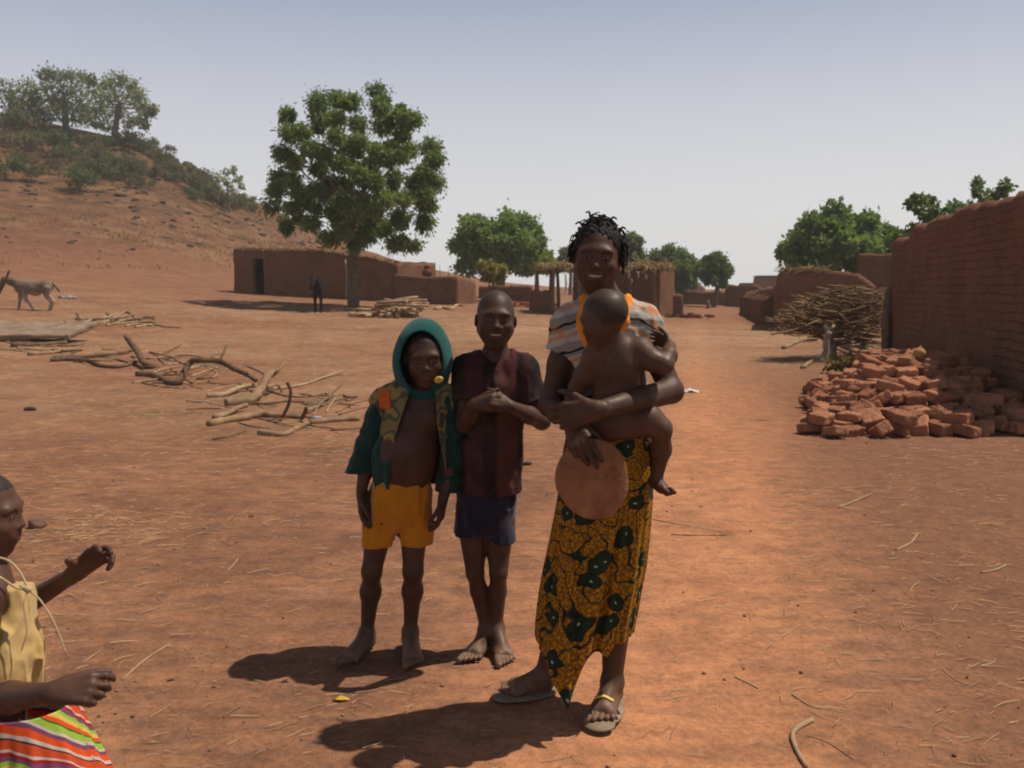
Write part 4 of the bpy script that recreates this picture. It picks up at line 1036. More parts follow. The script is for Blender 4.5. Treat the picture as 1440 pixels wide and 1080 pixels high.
def build_trees():
    # the neem by the house : clumps follow the photographed outline, spread through the crown's depth
    base = G(497, 433); D = base[1]
    C = [(165,240),(185,335),(145,445),(215,490),(340,165),(350,250),(440,150),(512,165),(655,105),(672,190),(690,290),(800,250),(850,262),(790,345),(830,425),(950,415),(965,480),(910,545),(970,600),(900,660),(925,722),(250,330),(290,420),(430,255),(430,350),(550,285),(560,380),(640,420),(340,530),(130,570),(110,640),(200,590),(85,725),(200,740),(165,845),(280,700),(300,820),(400,900),(450,800),(400,600),(450,500),(550,550),(560,680),(550,800),(650,600),(650,750),(700,850),(760,935),(850,945),(915,815),(780,790),(800,690),(750,580),(600,890),(780,455),(500,430),(360,440),(480,620),(470,700),(530,760),(420,760),(600,720),(640,820),(480,880),(540,930),(560,560),(380,660),(700,690),(620,500),(330,640),(240,660),(690,450),(860,600)]
    r = np.random.default_rng(3); cl = []
    cx, cy = 540, 560
    for (x, y) in C:
        px, py = 360+x/3.857, 100+y/3.857
        e = math.sqrt(max(0, 1-((x-cx)/480)**2-((y-cy)/480)**2))
        for k in range(1 if e < .3 else 2):
            dd = r.uniform(-1, 1)*3.1*e if k == 0 else (-1 if r.random() < .6 else 1)*3.0*e*r.uniform(.6, 1)
            cl.append((P(px, py, D+dd), r.uniform(.31, .50)))
    for q in range(34):
        c0, r0 = cl[r.integers(0, len(cl))]; cl.append((c0+r.normal(size=3)*V(.35, .5, .3), r.uniform(.14, .26)))
    tree('shade_tree', base, 'tall spreading green tree with a bare trunk in front of the long mud brick house', 'tree', cl,
         [base-V(0, 0, .1), base+V(.0, 0, 1.2), base+V(.06, 0, 2.3), base+V(.1, .1, 4.6)], [.27, .22, .19, .13], 560, .16, (.045, .085, .028), (.16, .205, .07), 21, nlimb=55, droop=.45, aspect=.20, shell=.10)
    G1 = ((.060, .110, .035), (.17, .235, .075))
    def rt(px, yt, yb, w, D, label, seed, n=60, cr=.62, per=190, size=.22, cols=G1, name='leafy_tree', low=-.5, gnd=None, cat='tree', th=.16, dz=1.0, **kw):
        r = np.random.default_rng(seed); x = (px-720)/1300*D; b = on(x, D)
        zt, zb = P(px, yt, D)[2], max(P(px, yb, D)[2], b[2]+.1); c = V(x, D, (zt+zb)/2)
        R = (w/1300*D/2*.88, w/1300*D/2*.88*dz, (zt-zb)/2*.90)
        cl = round_clumps(r, c, R, n, cr*min(R[0], R[2])/2.2, low)
        tree(name, b, label, cat, cl, [b-V(0, 0, .1), b+(c-b)*.5+V(r.normal()*.1, 0, 0), c+V(0, 0, .2)], [th*1.2, th, th*.7], per, size, cols[0], cols[1], seed, nlimb=16, **kw)
    rt(700, 300, 396, 138, 58, 'broad round green tree between the long mud house and the thatched shelter', 31, 130, .60, 300, .21, low=-.75, th=.28)
    rt(693, 367, 400, 40, 47, 'small yellowish green bush tree in front of the broad round tree', 32, 30, .8, 110, .17, ((.11, .115, .035), (.26, .23, .07)), 'small_tree', low=-.9, th=.07)
    rt(755, 352, 392, 52, 66, 'low bright green tree at the right foot of the broad round tree', 33, 40, .7, 130, .28, ((.08, .13, .03), (.2, .26, .07)))
    rt(801, 350, 385, 34, 88, 'far small tree left of the woman\'s head', 34, 26, .75, 90, .34, ((.06, .09, .05), (.12, .17, .085)))
    rt(884, 326, 395, 44, 62, 'narrow tree rising right behind the woman\'s head', 35, 50, .75, 200, .2, ((.065, .095, .05), (.14, .18, .09)))
    rt(938, 347, 412, 86, 74, 'wide dark tree behind the brick house right of the woman', 36, 90, .6, 230, .26, ((.05, .09, .04), (.12, .17, .07)), low=-.9)
    rt(1002, 355, 408, 50, 68, 'compact dark green tree standing alone at the far end of the dirt road', 37, 50, .7, 240, .20, ((.04, .075, .03), (.10, .15, .06)), low=-.85)
    rt(1172, 293, 400, 150, 46, 'large rounded tree behind the broken topped mud house on the right', 38, 120, .55, 190, .27, ((.055, .10, .04), (.14, .20, .07)), low=-.8, th=.25)
    rt(1225, 333, 402, 70, 44, 'lighter green tree beside the large rounded tree on the right', 39, 40, .62, 140, .24, ((.08, .13, .04), (.18, .25, .09)), low=-.8)
    # thin leafy tree over the big wall
    D = 27; r = np.random.default_rng(41); x = (1340-720)/1300*D; b = on(x, D)
    cl = [(P(px, py, D+r.uniform(-.8, .8)), rr) for px, py, rr in ((1374, 257, .15), (1374, 268, .13), (1414, 262, .16), (1409, 270, .12), (1281, 285, .15), (1290, 279, .14), (1291, 295, .14), (1305, 282, .17), (1310, 295, .2), (1318, 303, .22), (1330, 300, .22), (1342, 290, .2), (1352, 300, .22), (1362, 294, .18), (1385, 280, .18), (1393, 276, .15), (1400, 284, .15), (1378, 292, .16), (1325, 312, .25), (1345, 312, .25), (1303, 320, .18), (1285, 322, .18), (1270, 330, .14), (1264, 332, .12), (1360, 310, .2), (1310, 310, .18), (1300, 304, .12))]
    tree('thin_tree', b, 'thin open branched tree rising above the big mud wall at the right', 'tree', cl, [b, b+V(0, 0, 1.4), P(1340, 325, D)], [.12, .09, .06], 95, .14, (.05, .085, .035), (.12, .17, .07), 42, nlimb=27, shell=.1)
    # crest of the hill
    HC = ((.09, .115, .065), (.19, .22, .12))
    def ct(pts, tr, label, seed, D=112, per=210, size=.30, cols=HC, name='hilltop_tree', rad=(.4, .3, .2)):
        r = np.random.default_rng(seed); g_ = [P(x, y, D) for x, y in tr]; b = g_[0].copy(); b[2] = float(H(b[0], b[1])); g_[0] = b-V(0, 0, .3)
        cl = [(P(x, y, D+r.uniform(-3, 3)), rr*r.uniform(.85, 1.15)) for x, y, rr in pts]
        tree(name, b, label, 'tree', cl, g_, rad, per, size, cols[0], cols[1], seed, nlimb=len(cl), shell=.2)
    ct([(160,110,1.1),(172,112,.9),(185,118,1),(192,128,.9),(150,118,1),(140,130,1.1),(130,125,1),(120,140,1),(165,128,1.1),(180,140,1.1),(195,148,1),(205,152,.9),(214,158,.7),(200,165,.8),(190,170,.9),(205,176,.7),(178,172,.9),(166,160,.9),(150,145,1.1),(138,150,1),(145,165,.9),(128,160,1),(150,178,.8),(135,175,.8),(120,165,1),(215,152,.5),(196,135,.8),(155,135,1)],
       [(160, 188), (163, 175), (167, 158), (170, 142)], 'largest spreading tree on the hill crest with a leaning trunk', 51)
    ct([(60,105,.8),(70,102,.9),(80,108,.9),(95,105,.9),(108,112,1),(118,110,.9),(128,112,.8),(65,120,1),(80,125,1.1),(95,125,1.1),(108,130,1.1),(60,138,1),(75,142,1),(90,145,1.1),(105,150,1.1),(118,152,1),(85,160,.9),(98,165,.9),(112,168,.9),(72,155,.8),(50,135,.7)],
       [(92, 180), (92, 165), (90, 145), (90, 130)], 'dense tree on the hill crest just left of the largest one', 52, cols=((.07, .095, .055), (.155, .185, .10)))
    ct([(0,120,.8),(8,118,.7),(20,125,.7),(32,116,.8),(42,118,.7),(48,125,.6),(30,128,.7),(12,132,.7),(38,132,.6),(2,135,.8),(-12,125,.9),(18,138,.6),(-20,140,1)], [(15, 158), (16, 145), (15, 135), (14, 130)], 'thin see through tree at the left end of the hill crest', 53, per=75, cols=((.07, .095, .055), (.155, .185, .10)))
    ct([(318,242,.5),(328,240,.5),(308,250,.5),(304,260,.5),(320,255,.5),(334,252,.4),(340,262,.4),(312,268,.5),(324,266,.4),(332,272,.4),(318,278,.4),(342,275,.3)], [(322, 285), (320, 272), (320, 262), (319, 255)], 'small feathery tree on the right shoulder of the hill', 54, D=104, per=75, size=.3, rad=(.14, .1, .07), cols=((.12, .15, .09), (.22, .26, .16)))
    # shrubs on the slope
    S = [(15,178,34),(35,170,40),(55,178,30),(60,206,26),(20,205,30),(78,212,34),(90,225,24),(30,232,28),(8,245,36),(45,250,22),(70,240,20),(108,262,36),(118,240,24),(138,228,30),(150,240,28),(162,250,24),(178,236,26),(196,240,20),(172,200,22),(188,204,22),(200,210,18),(212,206,16),(222,222,20),(234,232,20),(244,245,24),(226,250,22),(258,250,22),(268,262,22),(282,262,20),(292,272,22),(305,284,20),(318,290,18),(338,290,18),(348,286,16),(356,296,12),(275,280,16),(205,262,18),(188,262,14),(150,205,18),(128,205,20),(240,214,12),(400,312,14),(425,322,12)]
    rs_ = np.random.default_rng(8)
    while len(S) < 62:
        px = rs_.uniform(0, 330); sky = np.interp(px, _cx, _cy); py = sky+12+rs_.random()**1.2*75
        if py < 285: S.append((px, py, rs_.uniform(10, 24)))
    for i, (px, py, w) in enumerate(S):
        r = np.random.default_rng(600+i); b = G(px, py+w*.22, 116); D = b[1]; R = w/1300*D/2*1.35
        cl = round_clumps(r, b+V(0, 0, R*.65), (R, R, R*.75), 14, R*.42, -.3)
        gcol = [((.055, .062, .034), (.115, .12, .062)), ((.065, .058, .036), (.125, .108, .062)), ((.042, .062, .026), (.095, .12, .05))][i % 3]
        lb = ['grey green scrub bush on the hill slope', 'brownish olive scrub bush on the hill slope', 'fresher green scrub bush on the hill slope'][i % 3]
        root = empty('scrub_bush', b, lb, 'bush', lb.replace('bush', 'bushes'))
        cl = [(c-b, rr) for c, rr in cl]
        trunk_mesh(r, [V(0, 0, -.2), V(0, 0, R*.3), V(.05, 0, R*.6)], [R*.06, R*.05, R*.03], cl, 6).build('stem', BARK, root)
        v, f, col = leaf_cloud(r, cl, 60, R*.17, gcol[0], gcol[1], shell=.2); obj('foliage', v, f, LEAF, root, col=col, smooth=False)

# ================= rocks
def rock(r, s, sub=3):
    import bmesh
    bm = bmesh.new(); bmesh.ops.create_icosphere(bm, subdivisions=sub, radius=1); v = np.array([x.co[:] for x in bm.verts]); f = [[y.index for y in x.verts] for x in bm.faces]; bm.free()
    o = r.random(3)*50; d = 1+.38*fbm(v[:, 0]*1.3+o[0], v[:, 1]*1.3+o[1], v[:, 2]*1.3+o[2], 3)
    for _ in range(5):      # broken flat sides
        n = r.normal(size=3); n /= np.linalg.norm(n); h = r.uniform(.55, .8); q = (v*d[:, None])@n; d = np.where(q > h, d*h/np.maximum(q, 1e-6), d)
    return v*d[:, None]*np.asarray(s), np.array(f)
def build_rocks():
    dark = simple('dark_rock', (.030, .022, .018), (.085, .060, .047), 3, .9, .2, .6, .05, 9)
    r = np.random.default_rng(77)
    kinds = [obj('boulder', *rock(r, (1, .9, .62)), dark) for _ in range(6)]
    fixed = [(192,307,9),(188,316,10),(278,344,11),(98,342,9),(350,342,8),(370,352,9),(228,313,8),(288,304,7),(296,305,6),(245,320,9),(345,310,9),(300,290,8),(143,270,10),(155,268,8),(138,275,9),(100,342,9),(4,322,7),(10,335,8),(40,262,10),(175,270,7),(190,282,10),(215,290,8),(172,276,9),(197,262,8),(250,292,7),(270,310,6),(325,338,8),(160,212,10),(200,222,14),(240,222,20),(232,216,14),(262,228,16),(278,240,12),(70,178,16),(90,184,18),(112,188,18),(130,192,14),(50,240,14),(30,222,12),(243,222,20),(254,227,20),(264,231,18),(273,236,18),(283,242,16),(292,248,14),(48,182,20),(62,184,20),(80,190,20),(100,194,20),(122,196,18),(142,200,18),(36,268,12),(44,274,10),(60,258,12),(150,286,10),(163,276,12),(185,292,10),(202,272,12),(228,286,9),(262,300,10),(306,300,9),(318,312,9)]
    pts = [(a, b, c) for a, b, c in fixed]
    while len(pts) < 190:
        px = r.uniform(0, 460); sky = np.interp(px, _cx, _cy); lo = 372-.02*px
        py = r.uniform(sky+14, lo); pts.append((px, py, r.uniform(2.5, 8)*(1 if r.random() < .8 else 1.6)))
    for i, (px, py, w) in enumerate(pts):
        b = G(px, py, 118); s = w/1300*b[1]/2*1.25
        o = kinds[i] if i < 6 else kinds[i % 6].copy()
        if i >= 6: COL.objects.link(o)
        o.location = tuple(b-V(0, -.2*s, (.55 if w > 13 else .12)*s)); o.scale = (s*r.uniform(.8, 1.2), s*r.uniform(.8, 1.2), s*r.uniform(.7, 1.1)); o.rotation_euler = (r.uniform(-.2, .2), r.uniform(-.2, .2), r.uniform(0, 6.3))
        lb = 'dark broken rock lying on the hillside'
        if w > 13: lb = 'large dark outcrop rock near the hill crest'
        tag(o, lb, 'rock', lb.replace('rock', 'rocks'))
    near = simple('field_stone', (.09, .055, .04), (.17, .10, .07), 8, .9, .2, .5, .01, 40)
    for (px, py, w, lb, mm) in ((50, 745, 30, 'rounded reddish stone beside the small child among straw', near), (43, 578, 16, 'small black stone alone on the bare ground at the left', dark), (742, 655, 13, 'small dark clod on the ground right of the boy in the maroon shirt', dark), (353, 727, 8, 'little brown stone on the ground left of the hooded boy', near), (240, 962, 10, 'little reddish stone left of the boys\' shadow', near)):
        b = G(px, py); s = w/1300*b[1]/2; v, f = rock(r, (s, s*.8, s*.6)); tag(obj('stone', v, f, mm, None, b+V(0, 0, s*.25)), lb, 'stone')

# ================= mud walls
def mud_mat(name, c1, c2, brick=True, seam=(.10, .045, .028), course=.13):
    m, nt, b = nmat(name, .95, .1); uv = N(nt, 'ShaderNodeUVMap', uv_map='uv'); co = coords(nt)
    c = ramp(nt, noise(nt, co, 1.3, 6, .65), [(.3, c1), (.7, c2)])
    c = mixc(nt, 1.0, c, ramp(nt, noise(nt, co, 14, 5, .7), [(.3, (.78,)*3), (.7, (1.2,)*3)]), 'MULTIPLY')
    h = math_(nt, 'ADD', math_(nt, 'MULTIPLY', noise(nt, co, 5, 5, .6), 1.0), math_(nt, 'MULTIPLY', noise(nt, co, 30, 4), .3))
    if brick:
        wv = N(nt, 'ShaderNodeVectorMath', operation='MULTIPLY_ADD'); nn = N(nt, 'ShaderNodeTexNoise'); nn.inputs['Scale'].default_value = 2.2; nt.links.new(uv.outputs[0], nn.inputs['Vector'])
        nt.links.new(nn.outputs['Color'], wv.inputs[0]); wv.inputs[1].default_value = (.12, .07, 0); nt.links.new(uv.outputs[0], wv.inputs[2])
        bt = N(nt, 'ShaderNodeTexBrick'); nt.links.new(wv.outputs[0], bt.inputs['Vector'])
        for k, v in (('Scale', 1.0), ('Mortar Size', .010), ('Mortar Smooth', 1.0), ('Brick Width', .36), ('Row Height', course), ('Bias', 0)): bt.inputs[k].default_value = v
        bt.inputs['Color1'].default_value = (.86, .86, .86, 1); bt.inputs['Color2'].default_value = (1.12, 1.10, 1.08, 1); bt.inputs['Mortar'].default_value = (.82, .79, .77, 1)
        fade = ramp(nt, noise(nt, co, .8, 4), [(.35, (.05,)*3), (.65, (.75,)*3)])
        c = mixc(nt, fade, c, mixc(nt, 1.0, c, bt.outputs[0], 'MULTIPLY'))
        h = math_(nt, 'SUBTRACT', h, math_(nt, 'MULTIPLY', math_(nt, 'MULTIPLY', bt.outputs[1], fade), .85))
    if not brick:
        oi = N(nt, 'ShaderNodeObjectInfo'); c = mixc(nt, 1.0, c, ramp(nt, oi.outputs['Random'], [(0, (.62, .60, .62)), (.5, (.95, .95, .95)), (1, (1.2, 1.22, 1.25))]), 'MULTIPLY')
    nt.links.new(c, b.inputs['Base Color']); bump(nt, b, h, .9, .035); return m
def wall_mesh(pts, tops, thick=.35, ds=.16, dz=.14, rough=.035, jag=.05, closed=False, door=None, seed=0, batter=.06):
    """pts: plan points; tops: absolute top z at each; door=(s0,s1,height)"""
    pts = [np.asarray(p_, float)[:2] for p_ in pts]
    if closed: pts = pts+[pts[0]]; tops = list(tops)+[tops[0]]
    seg = [np.linalg.norm(b-a) for a, b in zip(pts[:-1], pts[1:])]; cum = np.concatenate([[0], np.cumsum(seg)])
    S = []
    for i in range(len(seg)):
        n = max(1, int(seg[i]/ds)); S += [cum[i]+seg[i]*k/n for k in range(n)]
    S.append(cum[-1]); S = sorted(set(S+([door[0], door[1]] if door else [])))
    S = np.array(S); XY = np.stack([np.interp(S, cum, [p_[k] for p_ in pts]) for k in (0, 1)], 1); T = np.interp(S, cum, tops)
    T = T+jag*fbm(S*1.3+seed, S*0+seed, o=4)
    # normals : out of the path's right side ; mitred at corners
    tn = []
    for s in S:
        i = min(max(np.searchsorted(cum, s, side='right')-1, 0), len(seg)-1)
        t = (pts[i+1]-pts[i])/seg[i]; n = V(t[1], -t[0])
        at = [k for k in range(len(cum)) if abs(cum[k]-s) < 1e-6]
        if at and (0 < at[0] < len(seg) or closed):
            k = at[0]; a = (k-1) % len(seg); b2 = k % len(seg)
            ta = (pts[a+1]-pts[a])/seg[a]; tb = (pts[b2+1]-pts[b2])/seg[b2]
            na, nb_ = V(ta[1], -ta[0]), V(tb[1], -tb[0]); m_ = na+nb_; n = m_/max(m_@na, .3)
        tn.append(n)
    tn = np.array(tn); zb = H(XY[:, 0], XY[:, 1])-.15
    nzr = max(4, int((T.max()-zb.min())/dz)); fr = np.linspace(0, 1, nzr)
    if door:
        hd = door[2]
    n = len(S); vs = []; uv = []
    rows = 2*nzr
    for side in (1, -1):
        for k in (range(nzr) if side == 1 else range(nzr-1, -1, -1)):
            z = zb+(T-zb)*fr[k]
            if door:   # snap one row to the lintel
                kk = int(round((nzr-1)*.72)); zl = H(XY[:, 0], XY[:, 1])+hd
                z = np.where(True, np.where(k <= kk, zb+(zl-zb)*k/kk, zl+(T-zl)*(k-kk)/(nzr-1-kk)), z)
            o = thick/2*(1 if side == 1 else -1)*(1+batter*(1-fr[k])*2)
            top = .75 if k == nzr-1 else 1
            q = XY+tn*(o*top)
            nz_ = rough*fbm(q[:, 0]*1.7+seed, q[:, 1]*1.7, z*1.7, 4)
            nz_ = nz_+rough*.45*fbm(q[:, 0]*7+seed, q[:, 1]*7, z*7, 3)
            if k >= nzr-2: z = z+jag*.35*fbm(S*6+seed+side, S*0+side, o=3)
            q = q+tn*(nz_*side)[:, None]
            vs.append(np.column_stack([q, z])); uv.append(np.column_stack([S, z]))
    vs = np.array(vs); uv = np.array(uv); f = []
    I = lambda rr, c: rr*n+c
    def hole(rr, c):
        if not door: return False
        kk = int(round((nzr-1)*.72)); k = rr if rr < nzr else 2*nzr-2-rr
        return S[c] >= door[0]-1e-6 and S[c+1] <= door[1]+1e-6 and k < kk and rr != nzr-1
    for rr in range(rows-1):
        for c in range(n-1):
            if hole(rr, c): continue
            f.append((I(rr, c), I(rr, c+1), I(rr+1, c+1), I(rr+1, c)))
    if not closed:
        for k in range(nzr-1):
            for c, fl in ((0, False), (n-1, True)):
                q = (I(k, c), I(k+1, c), I(rows-2-k, c), I(rows-1-k, c)); f.append(q if not fl else q[::-1])
    if door:
        c0 = int(np.argmin(abs(S-door[0]))); c1 = int(np.argmin(abs(S-door[1]))); kk = int(round((nzr-1)*.72))
        for k in range(kk):
            f.append((I(k, c0), I(k+1, c0), I(rows-2-k, c0), I(rows-1-k, c0))[::-1]); f.append((I(k, c1), I(k+1, c1), I(rows-2-k, c1), I(rows-1-k, c1)))
        for c in range(c0, c1): f.append((I(kk, c), I(kk, c+1), I(rows-1-kk, c+1), I(rows-1-kk, c)))
    return vs.reshape(-1, 3), np.array(f), uv.reshape(-1, 2)
def mud_wall(name, pts, tops, mat, label=None, cat='wall', parent=None, base=None, group=None, **kw):
    v, f, uv = wall_mesh(pts, tops, **kw)
    b = V(pts[0][0], pts[0][1], float(H(pts[0][0], pts[0][1]))) if base is None else base
    o = obj(name, v-b, f, mat, parent, None if parent else b, uv=uv)
    if label: tag(o, label, cat, group)
    return o
def slab(poly, z, thick, res=.5, rough=.05, seed=0):
    poly = [np.asarray(p_)[:2] for p_ in poly]; n = 14
    vs = []; 
    for zz in (z+thick, z):
        for i in range(n+1):
            for j in range(n+1):
                a, b = i/n, j/n; q = (poly[0]*(1-a)+poly[1]*a)*(1-b)+(poly[3]*(1-a)+poly[2]*a)*b
                vs.append((q[0], q[1], zz+rough*float(fbm(q[0]*.9+seed, q[1]*.9, o=3))))
    f = []; m = (n+1)**2
    for i in range(n):
        for j in range(n):
            q = (i*(n+1)+j, (i+1)*(n+1)+j, (i+1)*(n+1)+j+1, i*(n+1)+j+1); f.append(q); f.append(tuple(x+m for x in q[::-1]))
    for i in range(n):
        for (a, b) in ((i*(n+1), (i+1)*(n+1)), (i*(n+1)+n, (i+1)*(n+1)+n), (i, i+1), (n*(n+1)+i, n*(n+1)+i+1)): f.append((a, b, b+m, a+m))
    return np.array(vs), np.array(f)
def box_at(mb, c, s, yaw=0, col=None, jit=0, r=None):
    v = np.array([(x, y, z) for x in (-.5, .5) for y in (-.5, .5) for z in (-.5, .5)], float)*np.asarray(s)
    if jit: v = v+r.uniform(-jit, jit, v.shape)
    c_, s_ = math.cos(yaw), math.sin(yaw); v = np.column_stack([v[:, 0]*c_-v[:, 1]*s_, v[:, 0]*s_+v[:, 1]*c_, v[:, 2]])+np.asarray(c)
    mb.add(v, [(0, 1, 3, 2), (4, 6, 7, 5), (0, 4, 5, 1), (2, 3, 7, 6), (0, 2, 6, 4), (1, 5, 7, 3)], col)
def pd(px, D): x = (px-720)/1300*D; return V(x, D)

def build_houses():
    MUD = mud_mat('mud_brick', (.140, .072, .046), (.215, .110, .068)); MUD2 = mud_mat('red_mud_plaster', (.135, .064, .040), (.205, .097, .058), course=.105)
    PINK = mud_mat('pale_mud', (.28, .18, .13), (.38, .26, .20), brick=False); WOOD = simple('pole_wood', (.10, .065, .04), (.20, .135, .085), 12, .9, .15, .5, .01, 60)
    THATCH = simple('thatch', (.18, .12, .06), (.40, .29, .15), 14, .95, .1, 1.0, .03, 50)
    RUBBLE = MUD
    # long house on the left
    A, C = pd(339, 47.3), pd(556, 44.0); n = V(-(C-A)[1], (C-A)[0]); n = n/np.linalg.norm(n)*3.8; n = n if n[1] > 0 else -n
    zt = [P(339, 349, 47.3)[2], P(450, 352, 45.6)[2], P(515, 361, 44.6)[2], P(556, 368, 44.0)[2]]
    L = np.linalg.norm(C-A); pts = [A, A+(C-A)*.52, A+(C-A)*.82, C, C+n, A+n]; base = V(*A, float(H(*A)))
    ds = (363-339)/(556-339)*L*1.03; de = (379-339)/(556-339)*L*1.0
    root = empty('mud_house', base, 'long flat roofed mud brick house with a narrow dark doorway below the hill', 'house')
    mud_wall('wall', pts, zt+[zt[3], zt[0]], MUD, parent=root, base=base, closed=True, door=(ds, de, 1.78), seed=3, jag=.16)
    v, f = slab([A, C, C+n, A+n], zt[0]-.45, .16, seed=4); v[:, 2] += np.interp(v[:, 0], [A[0], C[0]], [0, zt[3]-zt[0]+.02]); obj('roof', v-base, f, MUD, root)
    mb = MB(); dc = A+(C-A)/L*((ds+de)/2); nn = n/3.8
    box_at(mb, V(*(dc-nn*-.02), float(H(*dc))+1.84)-base, (1.2, .46, .10), math.atan2((C-A)[1], (C-A)[0])); mb.build('lintel', WOOD, root, smooth=False)
    mb = MB(); r = np.random.default_rng(9)
    for i in range(330):      # straw and mud lumps along the eaves
        t = r.random(); q = A+(C-A)*t; z = np.interp(t, [0, .52, .82, 1], zt); a = V(*(q+nn*r.uniform(-.2, .2)), z+r.uniform(-.03, .05))-base
        d = r.normal(size=3)*V(1, 1, .3); d /= np.linalg.norm(d); vv, ff, _ = tube([a, a+d*r.uniform(.15, .45)], [.02, .008], 4); mb.add(vv, ff)
    mb.build('eaves_straw', THATCH, root)
    # courtyard wall in front, sunlit end
    B, E = pd(640, 42.0), pd(664, 44.3); E2 = E+(E-B)/np.linalg.norm(E-B)*1.2
    C2 = C+(B-C)*.02+V(.0, -.1)
    mud_wall('courtyard_wall', [C2, (C2+B)/2, B, E, E+V(-2.5, 1.2)], [P(560, 386, 44)[2], P(600, 389, 43)[2], P(640, 389, 42)[2], P(664, 394, 44.3)[2], P(664, 394, 44.3)[2]], MUD, 'low mud brick courtyard wall with one sunlit end, right of the long house', seed=8, jag=.06, thick=.3)
    F_ = Field((-.4, -.4, -.1), (.4, .4, .6), .02); F_.ell((0, 0, .22), (.24, .24, .22)); F_.cone((0, 0, .38), (0, 0, .48), .13, .15, k=.05); F_.cone((0, 0, .46), (0, 0, .56), .10, k=.01, op='sub')
    v, f = F_.mesh(); b = P(601, 388, 43.2); tag(obj('clay_pot', v, f, simple('fired_clay', (.10, .035, .03), (.16, .06, .045), 9), None, (b[0], b[1]+.0, P(600, 389, 43)[2]-.05)), 'dark red round clay pot sitting on top of the courtyard wall', 'pot')
    r = np.random.default_rng(12)
    for i, px in enumerate((588, 594, 612, 617, 628, 633, 641, 650)):
        D = 47; a = on((px-720)/1300*D, D); t = P(px+r.uniform(-3, 3), 372+r.uniform(0, 10), D); mb = MB(); vv, ff, _ = tube(smooth_path([a-a, (t-a)*.5+V(.05, 0, 0), t-a], 8), [.02, .012], 5); mb.add(vv, ff)
        tag(mb.build('thin_stake', WOOD, None, a), 'thin bare stake sticking up behind the courtyard wall', 'stake', 'thin stakes behind the courtyard wall')
    # low broken walls further back
    mud_wall('low_wall', [pd(676, 54), pd(702, 53), pd(748, 52)], [P(676, 402, 54)[2], P(702, 405, 53)[2], P(748, 403, 52)[2]], MUD2, 'low crumbling red wall behind the head of the boy in maroon', seed=15, jag=.3, thick=.3)
    mud_wall('pen_wall', [pd(748, 41), pd(776, 39.5)], [P(748, 409, 41)[2], P(776, 407, 39.5)[2]], MUD, 'dark short wall joining the left side of the thatched shelter', seed=16, jag=.1, thick=.25, dz=.1)
    r = np.random.default_rng(19)
    mb = MB(); bb = G(725, 431)
    for i in range(46):
        a = V(r.normal()*.75, r.normal()*.3, .06+abs(r.normal())*.07); box_at(mb, a, (.34, .18, .12), r.uniform(0, 3), None, .02, r)
    o = mb.build('rubble_heap', mud_mat('orange_brick', (.26, .09, .05), (.36, .14, .08), False), None, bb, smooth=False); tag(o, 'small heap of orange red brick rubble before the low crumbling wall', 'rubble', kind='stuff')
    # thatched shelter
    base = G(848, 447); D0 = base[1]; root = empty('thatched_shelter', base, 'open shelter of forked posts with a straw roof behind the woman', 'shelter')
    posts = [(779, 0), (787, 1.2), (812, 0), (884, .3), (920, 0), (905, 2.6), (779, 2.8), (845, 2.8)]; r = np.random.default_rng(22)
    zr = P(850, 380, D0)[2]
    for px, dy in posts:
        a = on((px-720)/1300*D0, D0+dy); t = V(a[0]+r.uniform(-.08, .08), a[1], zr+.02); m = (a+t)/2+V(r.uniform(-.08, .08), 0, 0)
        mb = MB(); vv, ff, _ = tube(smooth_path([a-base-V(0, 0, .1), m-base, t-base], 10), [.10, .075, .07], 8, .15, int(px)); mb.add(vv, ff)
        for s in (-1, 1):
            vv, ff, _ = tube([t-base-V(0, 0, .15), t-base+V(s*.12, 0, .12)], [.05, .035], 6); mb.add(vv, ff)
        mb.build('post', WOOD, root)
    x0, x1 = (770-720)/1300*D0, (937-720)/1300*D0
    for k, dy in enumerate((0, 1.5, 2.8)):
        mb = MB(); a, b = V(x0-.1, D0+dy, zr+.05), V(x1+.1, D0+dy, zr+.03); vv, ff, _ = tube(smooth_path([a-base, (a+b)/2-base+V(0, 0, -.06), b-base], 12), .055, 8, .1, k); mb.add(vv, ff); mb.build('beam', WOOD, root)
    mb = MB()
    for i in range(1500):
        a = V(r.uniform(x0-.2, x1+.25), D0+r.uniform(-.35, 3.2), zr+.10+r.uniform(0, .17)+.07*math.sin(i*.7)); d = V(r.normal()*.5, r.normal(), r.normal()*.12); d /= np.linalg.norm(d)
        if a[1] < D0 and r.random() < .6: d = V(r.normal()*.2, -.7, -.45)
        vv, ff, _ = tube([a-base, a-base+d*r.uniform(.3, .75)], [.022, .012], 4); mb.add(vv, ff)
    vv, ff = slab([V(x0, D0-.1), V(x1, D0-.1), V(x1, D0+3), V(x0, D0+3)], zr+.09, .09, rough=.06); mb.add(vv-base, [tuple(q) for q in ff])
    mb.build('straw_roof', THATCH, root)
    for i, (px, py, hgt) in enumerate(((884, 386, .35), (897, 388, .28), (908, 392, .2), (888, 398, .18), (795, 392, .75))):
        b = P(px, py-6, D0-.12); mb = MB(); vv, ff, _ = tube([V(0, 0, 0), V(.03, -.02, -hgt*.5), V(.01, 0, -hgt)], [.03, .045, .02], 7, .3, i); mb.add(vv, ff)
        tag(mb.build('hanging_bundle', simple('pale_cloth', (.42, .36, .28), (.58, .5, .4), 10) if i == 0 else bpy.data.materials['pale_cloth'], None, b), 'small pale bundle hanging from the shelter roof edge', 'bundle', 'pale bundles hanging from the shelter')
    # house joined behind the shelter
    a, b = pd(806, 44), pd(922, 43); c = pd(941, 47)
